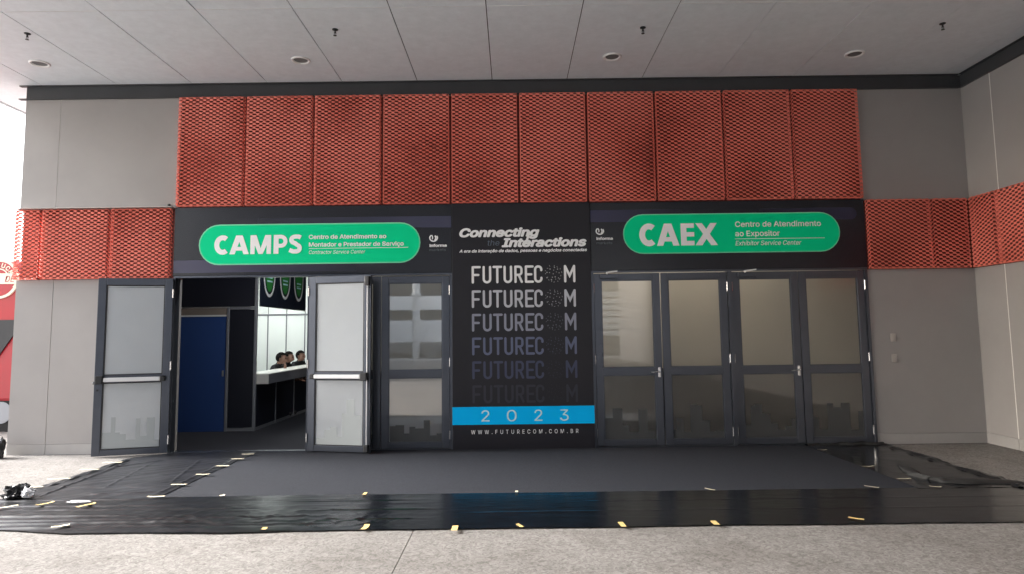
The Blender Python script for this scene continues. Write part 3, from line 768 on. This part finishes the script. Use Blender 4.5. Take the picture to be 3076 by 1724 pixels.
# turned-over fold: a raised flap running from the middle of the sheet to its right corner
fm = MB(); NF = 40
spine = [(4.50, -1.56), (4.40, -1.82), (4.31, -2.10), (4.36, -2.30), (4.60, -2.34), (4.85, -2.36), (5.14, -2.40)]
def cat(t):
    k = min(int(t*(len(spine)-1)), len(spine)-2); f = t*(len(spine)-1)-k
    return Vector(spine[k])*(1-f)+Vector(spine[k+1])*f
for i in range(NF+1):
    t = i/NF; p = cat(t); hgt = 0.055*math.sin(min(1, t*2.2+0.05)*math.pi/2)*(1-0.62*t)*(1+0.25*noise.noise((t*9, 1, 1)))
    wd = 0.10+0.05*noise.noise((t*7, 4, 2))
    for k in range(9):
        a = math.pi*k/8
        fm.v.append((p.x+wd*math.cos(a)*0.4+0.02*noise.noise((t*20, k, 1)), p.y-wd*math.cos(a), 0.016+hgt*math.sin(a)*(1+0.35*noise.noise((t*14, k*0.7, 6)))))
for i in range(NF):
    for k in range(8):
        a = i*9+k; fm.f.append((a, a+1, a+10, a+9)); fm.mi.append(0)
fm.build('fold', 'rubber', rs, smooth=True)
fm = MB()
for i in range(61):
    t = i/60; x = 4.03+1.06*t; hh = 0.045*(0.7+0.6*noise.noise((t*9, 2, 2))) * (1.0 if t > 0.42 else 0.55)
    for k in range(9):
        a = math.pi*k/8
        fm.v.append((x+0.01*noise.noise((t*30, k, 2)), -0.075-0.055*math.cos(a)-(0.03*noise.noise((t*6, 1, 9))), 0.014+hh*math.sin(a)*(1+0.3*noise.noise((t*22, k*0.8, 3)))))
for i in range(60):
    for k in range(8):
        a = i*9+k; fm.f.append((a, a+1, a+10, a+9)); fm.mi.append(0)
fm.build('crumpled_edge', 'rubber', rs, smooth=True)

# tape strips: x, y, length, width, turn, material, label
T_ = []
seam = [(-3.57, -0.33), (-3.57, -0.66), (-3.57, -1.10), (-3.58, -1.58), (-3.60, -2.08), (-3.56, -2.60)]
names = ['first', 'second', 'third', 'fourth', 'fifth', 'sixth']
for i, (x, y) in enumerate(seam):
    T_.append((x, y, 0.20, 0.045, random.uniform(-4, 4), 'tape_pale', 'pale tape strip, %s from the doors along the left carpet seam' % names[i]))
for i, (x, y) in enumerate([(-5.10, -0.80), (-5.12, -1.22), (-5.14, -1.72), (-5.16, -2.10)]):
    T_.append((x, y, 0.30, 0.045, random.uniform(-5, 5), 'tape_pale', 'pale tape strip, %s from the doors on the outer edge of the left sheet' % names[i]))
T_ += [(-4.50, -2.83, 0.19, 0.045, 60, 'tape', 'slanted yellow tape piece near the crumpled plastic at the left'),
       (-4.06, -2.90, 0.21, 0.045, 62, 'tape', 'slanted yellow tape piece between the crumpled plastic and the carpet corner'),
       (-4.79, -2.93, 0.22, 0.05, 40, 'tape_pale', 'yellow tape piece at the left frame edge, by the crumpled plastic'),
       (-3.83, -3.58, 0.16, 0.05, 30, 'tape_pale', 'yellow tape at the front sheet edge, leftmost on the concrete'),
       (-2.07, -3.70, 0.06, 0.05, 90, 'tape', 'tiny yellow tape tab on the front edge, second from the left'),
       (-1.237, -3.70, 0.17, 0.055, 86, 'tape', 'yellow tape on the front edge just left of the concrete joint'),
       (-0.493, -3.76, 0.17, 0.06, 90, 'tape', 'yellow tape on the front edge just right of the concrete joint'),
       (0.04, -3.70, 0.11, 0.04, 120, 'tape', 'thin slanted yellow tape on the front edge below the centre banner'),
       (0.88, -3.72, 0.15, 0.055, 98, 'tape', 'yellow tape on the front edge below the first right door leaf'),
       (1.65, -3.70, 0.14, 0.06, 92, 'tape', 'yellow tape on the front edge below the second right door leaf'),
       (2.85, -3.62, 0.15, 0.04, 135, 'tape', 'slanted yellow tape on the front edge, rightmost'),
       (-2.93, -2.55, 0.06, 0.05, 40, 'tape_pale', 'small pale tape at the near left end of the carpet edge'),
       (-1.50, -2.55, 0.11, 0.04, 85, 'tape', 'small yellow tape on the carpet front edge, left of centre'),
       (0.017, -2.55, 0.06, 0.035, 88, 'tape_pale', 'tiny pale tape on the carpet front edge under the centre banner'),
       (1.95, -2.55, 0.13, 0.03, 140, 'tape_pale', 'thin slanted pale tape on the carpet front edge, right of centre'),
       (3.58, -2.53, 0.16, 0.035, 150, 'tape_pale', 'thin slanted pale tape near the right end of the carpet front edge'),
       (4.10, -2.20, 0.20, 0.025, 6, 'tape_pale', 'thin pale tape on the right carpet seam nearest the viewer'),
       (4.08, -1.55, 0.18, 0.025, 2, 'tape_pale', 'thin pale tape in the middle of the right carpet seam'),
       (4.05, -0.50, 0.16, 0.025, 2, 'tape_pale', 'thin pale tape on the right carpet seam nearest the doors'),
       (4.20, -2.56, 0.13, 0.03, 160, 'tape_pale', 'thin pale tape at the near corner of the right sheet')]
for x, y, L, wd, a, mt, lab in T_:
    L *= 0.82; wd *= 0.82
    mb = MB(); n = 8
    for i in range(n+1):
        u = (i/n-0.5)*L
        z = 0.0 + 0.004*noise.noise((x*7+u*12, y, 1)) + (0.006*abs(u/L)**3*8*random.random())
        jx = 0.004*noise.noise((u*40, x, y))
        mb.v += [(u, -wd/2+jx, z), (u, wd/2+jx, z)]
    for i in range(n): mb.f.append((2*i, 2*i+2, 2*i+3, 2*i+1)); mb.mi.append(0)
    o = mb.build('tape_strip', mt, loc=(x, y, 0.034 if x < -3.4 else 0.024), rot=(0, 0, R(a)))
    tag(o, lab, 'tape', 'tape strips holding the sheets')

def crumple(name, c, rx, ry, rz_, seed, mt, label, cat_, sub=4):
    bm = bmesh.new(); bmesh.ops.create_icosphere(bm, subdivisions=sub, radius=1.0)
    for v in bm.verts:
        n = v.co.normalized(); k = 0.75 + 0.45*noise.noise((n.x*1.7+seed, n.y*1.7, n.z*1.7)) + 0.3*abs(noise.noise((n.x*4+seed, n.y*4, n.z*4)))
        v.co = Vector((n.x*rx*k, n.y*ry*k, max(0.0, (n.z*0.6+0.42)*rz_*k)))
    mb = MB(); mb.bm(bm); bm.free()
    o = mb.build(name, mt, loc=c); tag(o, label, cat_); return o
crumple('crumpled_plastic', (-5.02, -2.50, 0.02), 0.17, 0.13, 0.13, 3, 'litter', 'crumpled lump of black plastic at the left end of the sheets', 'plastic scrap')
crumple('paper_scrap', (-4.86, -2.56, 0.03), 0.075, 0.06, 0.11, 8, 'paper', 'crumpled white scrap tucked against the black plastic lump', 'paper scrap', 3)
crumple('paper_scrap', (-4.22, -2.78, 0.03), 0.13, 0.03, 0.018, 15, 'paper', 'flat torn white scrap lying on the creased left sheet', 'paper scrap', 3)

# =========================================================== INSIDE THE HALL
inn = struct(MB().box(XL+0.2, XR-0.02, -0.028, 9.0, -0.02, 0.0005).build('hall_floor', 'hall_carpet'))
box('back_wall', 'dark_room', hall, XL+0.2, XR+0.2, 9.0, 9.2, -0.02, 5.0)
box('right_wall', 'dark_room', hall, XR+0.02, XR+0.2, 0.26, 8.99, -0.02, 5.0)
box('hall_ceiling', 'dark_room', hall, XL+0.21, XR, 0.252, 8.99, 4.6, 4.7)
BY = 2.03; BX = -4.44
booth = thing('service_booth', 'dark panelled service booth with white-lit inside, seen through the open doors', 'booth', (0, 0, 0))
# front partition: blue door panel, beige head strip, narrow dark panel
box('blue_door', 'blue_panel', booth, -5.88, -4.945, BY, BY+0.035, 0.02, 1.955)
box('door_handle', 'aluminium', booth, -4.99, -4.965, BY-0.035, BY-0.0005, 0.93, 1.03, bev=0.005)
box('head_strip', 'beige_strip', booth, -5.88, -4.945, BY-0.002, BY+0.035, 1.985, 2.10)
box('rail', 'white_panel', booth, -5.88, -4.945, BY-0.006, BY+0.035, 1.956, 1.984)
box('panel', 'navy_panel', booth, -4.885, -4.465, BY, BY+0.03, 0.06, 2.07)
box('panel', 'navy_panel', booth, -5.88, -4.465, BY, BY+0.03, 2.125, 3.1)
box('panel', 'navy_panel', booth, -6.86, -5.95, BY, BY+0.03, 0.02, 3.1)
for x in (-5.92, -4.915, -4.44): box('post', 'aluminium', booth, x-0.022, x+0.022, BY-0.012, BY+0.04, 0.0, 3.1 if x > -4.5 or x < -5.5 else 2.10, bev=0.006)
box('rail', 'aluminium', booth, -4.892, -4.463, BY-0.008, BY+0.036, 0.002, 0.055); box('rail', 'aluminium', booth, -4.892, -4.463, BY-0.008, BY+0.036, 2.075, 2.12)
box('rail', 'blue_panel', booth, -5.88, -4.945, BY-0.003, BY+0.03, 0.0, 0.018)
# counter side running away from the doors
ys = [BY+0.045, 3.03, 4.03, 5.03, 6.03, 6.97]
for i in range(5):
    box('counter_panel', 'navy_panel', booth, BX-0.015, BX+0.012, ys[i]+0.02, ys[i+1]-0.02, 0.055, 0.78)
    if i: box('post', 'aluminium', booth, BX-0.025, BX+0.02, ys[i]-0.0195, ys[i]+0.0195, 0.0, 0.78)
box('rail', 'aluminium', booth, BX-0.02, BX+0.016, BY+0.045, 6.97, 0.0, 0.053)
for i in range(3):
    a, b = BY+0.10+1.62*i, BY+0.10+1.62*(i+1)-0.006
    box('counter_front', 'counter_front', booth, BX+0.19, BX+0.212, a, b, 0.785, 0.945)
    box('counter_top', 'counter', booth, BX-0.24, BX+0.212, a, b, 0.9465, 0.962)
box('counter_end', 'counter', booth, BX-0.02, BX+0.211, BY+0.078, BY+0.0995, 0.785, 0.945)
box('desk', 'counter_front', booth, -6.9, BX-0.9, 5.4, 6.0, 0.70, 0.74)
# white inner walls
px = [-6.85, -6.09, -5.63, -5.17, -4.71, -4.44]
for i in range(5):
    box('white_wall_panel', 'white_panel', booth, px[i]+0.012, px[i+1]-0.012, 6.99, 7.02, 0.0, 2.115)
    box('white_wall_panel', 'white_panel', booth, px[i]+0.012, px[i+1]-0.012, 6.99, 7.02, 2.155, 3.1)
for x in px[1:-1]: box('post', 'counter_front', booth, x-0.0115, x+0.0115, 6.975, 7.02, 0.0, 2.114)
box('rail', 'counter_front', booth, -6.85, -4.44, 6.97, 7.02, 2.116, 2.154)
box('white_wall_panel', 'white_panel', booth, -6.86, -6.84, BY+0.05, 6.98, 0.0, 3.1)
box('white_wall_panel', 'white_panel', booth, -6.8, BX-0.1, BY+0.041, BY+0.055, 0.0, 3.05)
# hanging sign over the counter
sg = thing('hanging_sign', 'dark hanging sign with green oval shields above the booth counter', 'sign')
for i in range(3):
    a = 2.20+0.83*i
    box('sign_panel', 'sign_navy', sg, BX-0.01, BX+0.01, a, a+0.825, 2.13, 3.0)
for i, yc in enumerate((2.60, 3.42, 4.22)):
    def shield(yc, hw, zb, zt):
        pts = []
        for k in range(17):
            t = math.pi*k/16; pts.append((yc-hw*math.cos(t), zb+0.45*(1-math.sin(t)**0.9)))
        return pts + [(yc+hw, zt), (yc-hw, zt)]
    s1 = MB().add([(BX+0.012, y, z) for y, z in shield(yc, 0.29, 2.31, 2.98)], [tuple(range(19))]).build('shield', 'print_white', sg)
    MB().add([(BX+0.014, y, z) for y, z in shield(yc, 0.25, 2.365, 2.98)], [tuple(range(19))]).build('shield_rim', 'sign_navy', s1)
    MB().add([(BX+0.016, y, z) for y, z in shield(yc, 0.215, 2.41, 2.98)], [tuple(range(19))]).build('shield_face', 'shield_green', s1)
    for z in (2.57, 2.64):
        MB().add([(BX+0.018, yc-0.13, z), (BX+0.018, yc+0.13, z), (BX+0.018, yc+0.13, z+0.03), (BX+0.018, yc-0.13, z+0.03)], [(0,1,2,3)]).build('shield_line', 'print_cyan', s1)
# fluorescent fitting inside the booth
for y, lab in ((3.4, 'fluorescent fitting in the front half of the lit booth'), (5.6, 'fluorescent fitting in the rear half of the lit booth')):
    lf = thing('tube_light', lab, 'light fitting', (-5.6, y, 3.0), group='booth lights')
    box('housing', 'white_panel', lf, -0.7, 0.7, -0.08, 0.08, 0.0, 0.05)
    MB().cyl((-0.65, 0, -0.03), (0.65, 0, -0.03), 0.02).build('tube', 'lamp_glow', lf)
    ld = bpy.data.lights.new('tube_lamp', 'AREA'); ld.shape = 'RECTANGLE'; ld.size = 1.3; ld.size_y = 0.15; ld.energy = 8; ld.color = (0.93, 1.0, 0.97)
    lo = bpy.data.objects.new('tube_lamp', ld); COL.objects.link(lo); lo.parent = lf; lo.location = (0, 0, -0.06)

lf = thing('tube_light', 'added fill lamp above the aisle beside the booth', 'light fitting', (-3.0, 1.3, 4.2), group='added hall lights')  # added lamp, lifts the light on the blue booth door
box('housing', 'white_panel', lf, -0.8, 0.8, -0.08, 0.08, 0.0, 0.05)
MB().cyl((-0.75, 0, -0.03), (0.75, 0, -0.03), 0.02).build('tube', 'lamp_glow', lf)
ld = bpy.data.lights.new('tube_lamp', 'AREA'); ld.shape = 'RECTANGLE'; ld.size = 1.5; ld.size_y = 0.2; ld.energy = 10; ld.color = (0.9, 0.95, 1.0)
lo = bpy.data.objects.new('tube_lamp', ld); COL.objects.link(lo); lo.parent = lf; lo.location = (0, 0, -0.06)
# second partition behind the closed doors: dark below, cream above
pt = thing('partition', 'cream and dark partition showing dimly through the frosted closed doors', 'partition')
for i in range(9):
    a = -2.9+1.05*i
    box('lower_panel', 'navy_panel', pt, a+0.01, a+1.04, 1.6, 1.63, 0.0, 0.98)
    box('upper_panel', 'cream_panel', pt, a+0.01, a+1.04, 1.6, 1.63, 1.0, 3.0)
    box('post', 'aluminium', pt, a-0.0095, a+0.0095, 1.59, 1.64, 0.0, 3.0)
lf = thing('tube_light', 'added fill lamp above the cream partition', 'light fitting', (2.6, 0.8, 4.2), group='added hall lights')  # added lamp, brightens the upper part of the partition
box('housing', 'white_panel', lf, -1.8, 1.8, -0.08, 0.08, 0.0, 0.05)
MB().cyl((-1.75, 0, -0.03), (1.75, 0, -0.03), 0.02).build('tube', 'lamp_glow', lf)
ld = bpy.data.lights.new('tube_lamp', 'AREA'); ld.shape = 'RECTANGLE'; ld.size = 3.5; ld.size_y = 0.2; ld.energy = 22; ld.color = (1.0, 0.92, 0.80)
lo = bpy.data.objects.new('tube_lamp', ld); COL.objects.link(lo); lo.parent = lf; lo.location = (0, 0, -0.06)

# ---------------------------------------------------------------- people behind the counter
def person(at, rz, label, lean=0.10, headdown=0.1, hand_up=False):
    """seated figure, facing local +x; seat at z = 0.42; skin-modifier body"""
    V = []; E = []; Rd = []
    def v(p, r, par=None):
        V.append(p); Rd.append(r if isinstance(r, tuple) else (r, r))
        if par is not None: E.append((par, len(V)-1))
        return len(V)-1
    pel = v((0, 0, 0.50), (0.15, 0.12)); sp1 = v((0.02, 0, 0.66), (0.135, 0.11), pel)
    ch = v((0.02+lean*0.6, 0, 0.88), (0.15, 0.11), sp1); nb = v((0.03+lean, 0, 0.995), (0.07, 0.065), ch)
    nk = v((0.05+lean, 0, 1.035), (0.055, 0.058), nb)
    h1 = v((0.075+lean+headdown*0.3, 0, 1.075), (0.068, 0.078), nk); h2 = v((0.07+lean+headdown*0.3, 0, 1.15), (0.076, 0.095), h1)
    h3 = v((0.06+lean+headdown*0.2, 0, 1.205), (0.06, 0.075), h2)
    no = v((0.165+lean+headdown*0.4, 0, 1.105), (0.014, 0.016), h1)
    for s in (-1, 1):
        sh = v((0.02+lean*0.8, 0.17*s, 0.965), 0.066, ch); el = v((0.17+lean, 0.23*s, 0.68), 0.046, sh)
        if hand_up and s < 0: wr = v((0.22+lean, 0.10*s, 0.93), 0.028, el); dr = Vector((-0.2, 0.25, 0.95))
        else: wr = v((0.40+lean, 0.12*s, 0.70), 0.028, el); dr = Vector((0.95, -0.2*s, -0.05))
        dr.normalize(); side = dr.cross(Vector((0, 0, 1))).normalized() if abs(dr.z) < 0.8 else Vector((0, 1, 0))
        pw = Vector(V[wr]); pa = v(tuple(pw+dr*0.06), (0.036, 0.016), wr)
        for f, (o, L) in enumerate(((-0.03, 0.06), (-0.01, 0.075), (0.01, 0.07), (0.03, 0.055))):
            a = v(tuple(pw+dr*0.095+side*o), 0.0085, pa); b = v(tuple(pw+dr*(0.095+L*0.55)+side*o*1.1-Vector((0, 0, 0.006))), 0.008, a)
            v(tuple(pw+dr*(0.095+L*0.9)+side*o*1.1-Vector((0, 0, 0.025))), 0.007, b)
        t1 = v(tuple(pw+dr*0.045+side*0.045), 0.009, pa); v(tuple(pw+dr*0.09+side*0.06), 0.008, t1)
        hp = v((0.06, 0.09*s, 0.49), 0.085, pel); kn = v((0.43, 0.12*s, 0.50), 0.062, hp)
        an = v((0.40, 0.12*s, 0.09), 0.042, kn); v((0.52, 0.13*s, 0.035), 0.035, an)
    me = bpy.data.meshes.new('body'); me.from_pydata(V, E, [])
    o = bpy.data.objects.new('tmp', me); COL.objects.link(o)
    o.modifiers.new('skin', 'SKIN'); ss = o.modifiers.new('sub', 'SUBSURF'); ss.levels = 2; ss.render_levels = 2
    for i, q in enumerate(me.skin_vertices[0].data): q.radius = Rd[i]; q.use_root = (i == 0)
    dg = bpy.context.evaluated_depsgraph_get(); dg.update()
    bm_ = bpy.data.meshes.new_from_object(o.evaluated_get(dg)); bpy.data.objects.remove(o)
    bm_.materials.clear(); bm_.materials.append(MATS['shirt']); bm_.materials.append(MATS['skin'])
    for p in bm_.polygons:
        c = p.center; p.use_smooth = True
        hand = c.x > 0.30+lean and abs(c.z-0.70) < 0.08 or (hand_up and c.y < 0 and c.z > 0.9 and c.x > 0.17+lean and c.z < 1.1 and abs(c.y) > 0.03)
        p.material_index = 1 if (c.z > 1.03 and abs(c.y) < 0.1 and c.x > 0.03+lean) or hand else 0
    pe = thing('person', label, 'person', at, rz, group='people at the booth counter')
    link('body', bm_, pe)
    bm = bmesh.new(); bmesh.ops.create_uvsphere(bm, u_segments=18, v_segments=12, radius=1)
    hx = 0.055+lean+headdown*0.25
    bmesh.ops.delete(bm, geom=[q for q in bm.verts if q.co.z < -0.72 or (q.co.x > 0.55 and q.co.z < 0.32) or (q.co.z < -0.25 and q.co.x > 0.12)], context='VERTS')
    for q in bm.verts: q.co = Vector((hx-0.006+q.co.x*0.112, q.co.y*0.092, 1.155+q.co.z*0.108*(1+0.06*noise.noise(q.co*4))))
    m = MB(); m.bm(bm); bm.free(); m.build('hair', 'hair', pe, smooth=True)
    for s in (-1, 1):
        m = MB(); m.lathe([(0.0, -0.011), (0.009, -0.004), (0.009, 0.004), (0.0, 0.011)], (hx+0.098, 0.033*s, 1.135), 8); m.build('eye', 'eye', pe)
        m = MB(); m.lathe([(0.0, -0.03), (0.012, -0.012), (0.014, 0.012), (0.0, 0.03)], (hx+0.005, 0.083*s, 1.115), 8); m.build('ear', 'skin', pe)
    m = MB(); m.box(hx+0.088, hx+0.097, -0.022, 0.022, 1.066, 1.072); m.build('mouth', 'eye', pe)
    return pe
def stool(at, label):
    t = thing('stool', label, 'stool', at, group='stools behind the counter')
    MB().lathe([(0, 0.36), (0.17, 0.36), (0.18, 0.375), (0.17, 0.39), (0, 0.395)], (0, 0, 0), 20).build('seat', 'black_plastic', t)
    for a in (45, 135, 225, 315):
        MB().cyl((0.12*math.cos(R(a)), 0.12*math.sin(R(a)), 0.36), (0.19*math.cos(R(a)), 0.19*math.sin(R(a)), 0.0), 0.012, n=8).build('leg', 'aluminium', t)
PP = [((-4.90, 3.98, 0.02), -4, 'person in black with short dark hair leaning on the counter, nearest the doors', 0.14, 0.15, True),
      ((-4.98, 4.75, 0.02), -8, 'dark-haired person just behind the first one at the counter', 0.12, 0.12, False),
      ((-4.92, 5.50, 0.02), -20, 'person in black farthest along the counter, partly hidden by the open door leaf', 0.10, 0.05, False)]
for i, (p, a, lab, le, hd, hu) in enumerate(PP):
    person(p, R(a), lab, le, hd, hu)
    stool((p[0], p[1], 0.001), ['stool under the nearest person behind the counter', 'stool under the middle person behind the counter', 'stool under the farthest person behind the counter'][i])

# =========================================================== OUTSIDE
# red food truck beyond the left corner
tk = thing('food_truck', 'red food truck with a round cream emblem, just showing past the left corner', 'truck', (-10.4, 2.3, -0.03))
box('body', 'red_paint', tk, -2.4, 2.2, 0.0, 2.0, 0.55, 3.02, bev=0.06)
MB().poly([(-1.9, 1.98), (1.72, 1.98), (1.60, 1.72), (1.25, 1.20), (-1.9, 1.20)], -0.03, -0.004).build('serving_hatch', 'truck_dark', tk)
box('shelf', 'aluminium', tk, -1.9, 1.15, -0.25, -0.004, 1.10, 1.14, bev=0.01)
box('skirt', 'truck_dark', tk, -2.3, 2.1, 0.06, 1.9, 0.30, 0.54)
for x, lab in ((-1.5, None), (1.42, None)):
    for y in (0.02, 1.75):
        wh = MB(); wh.cyl((x, y, 0.36), (x, y+0.24, 0.36), 0.36, n=28); wh = wh.build('wheel', 'rubber', tk)
        MB().cyl((x, y-0.012, 0.36), (x, y-0.001, 0.36), 0.19, n=20).build('rim', 'aluminium', wh)
em = MB().poly(arc(1.28, 2.70, 0.345, 0, 354, 59), -0.03, -0.002).build('emblem', 'cream_paint', tk)
MB().flat(arc(1.28, 2.70, 0.30, 0, 354, 59), -0.0315).build('emblem_face', 'red_paint', em)
MB().poly([(0.90, 2.60), (1.64, 2.60), (1.60, 2.70), (1.66, 2.79), (0.90, 2.79)], -0.040, -0.033).build('ribbon', 'cream_paint', em)
m = MB(); stroke(m, arc(1.28, 2.70, 0.17, 20, 160, 16), 0.02, -0.033, caps=False); m.build('ring', 'cream_paint', em)
text_mb('DE', 1.40, 1.58, 2.635, 0.11, -0.042, shear=0.2).build('lettering', 'red_paint', em)
lm = MB()
for k, ch in enumerate('TRUCK'):
    a = 118 - 23*k
    t = text_mb(ch, -0.035, 0.035, 0.0, 0.085, -0.033, off=0.03); ca, sa = math.cos(R(a-90)), math.sin(R(a-90))
    cx, cz = 1.28+0.195*math.cos(R(a)), 2.70+0.195*math.sin(R(a))
    lm.add([(cx+x*ca-z*sa, y, cz+x*sa+z*ca) for x, y, z in t.v], t.f)
lm.build('lettering', 'cream_paint', em)
crumple('black_bag', (-7.02, -0.24, 0.0), 0.12, 0.10, 0.30, 21, 'litter', 'small black bag on the ground at the foot of the left corner', 'bag')

# car park building facing the entrance (mirrored in the door glass)
pk = thing('parking_building', 'white banded car park building opposite the entrance, mirrored in the glass', 'building', (0, -36.5, -0.03))
for z0, z1, mt, n in ((0.35, 1.1, 'deck_grey', 'plinth_wall'), (1.1, 2.62, 'deck_white', 'parapet'), (3.36, 4.32, 'deck_white', 'parapet'), (5.6, 7.2, 'deck_white', 'parapet')):
    box(n, mt, pk, -34, 5.9, -0.3, 0.0, z0, z1)
box('rear_wall', 'deck_grey', pk, -34, 5.9, -5.0, -4.8, 0, 7.2)
for z in (2.5, 4.2, 5.5): box('deck_slab', 'deck_grey', pk, -34, 5.9, -4.79, -0.31, z, z+0.18)
for k in range(7):
    box('louvre', 'deck_white', pk, 5.95, 9.0, -0.2, -0.02-0.03*(k % 2), 1.4+0.45*k, 1.4+0.45*k+0.36)
box('louvre_wall', 'deck_grey', pk, 5.95, 9.0, -0.5, -0.21, 0.0, 5.2)
wg = thing('light_blocking_wing', 'unseen wing added along the open left side to hold light off the hall front', 'building', (-10.5, -24.5, -0.03))  # added building out of view, cuts the frontal light on the facade
for z0, z1, mt, n in ((0.0, 1.1, 'deck_grey', 'plinth_wall'), (1.1, 2.62, 'deck_white', 'parapet'), (3.36, 4.32, 'deck_white', 'parapet'), (5.6, 7.2, 'deck_white', 'parapet')):
    box(n, mt, wg, -0.3, 0.0, -11.6, 11.5, z0, z1)
box('rear_wall', 'deck_grey', wg, -5.0, -4.8, -11.6, 11.5, 0, 7.2)
for z in (2.5, 4.2, 5.5): box('deck_slab', 'deck_grey', wg, -4.79, -0.31, -11.6, 11.5, z, z+0.18)
box('end_wall', 'deck_white', wg, -4.79, -0.31, 11.2, 11.49, 0, 7.2)
pc = thing('column', 'round pale column before the car park, mirrored in the door glass', 'column', (-6.6, -35.3, -0.03))
MB().cyl((0, 0, 0), (0, 0, 7.2), 0.26, n=24).build('shaft', 'column', pc, smooth=False)
for z in (2.5, 4.3): MB().cyl((0, 0, z), (0, 0, z+0.15), 0.36, n=24).build('collar', 'column', pc)
bn = thing('waste_bin', 'dark round waste bin beside the pale column', 'bin', (-5.6, -35.0, -0.03))
MB().lathe([(0.0, 0.0), (0.42, 0.0), (0.5, 0.8), (0.5, 1.0), (0.45, 1.0), (0.42, 0.9), (0, 0.9)], (0, 0, 0), 20).build('drum', 'deck_grey', bn)
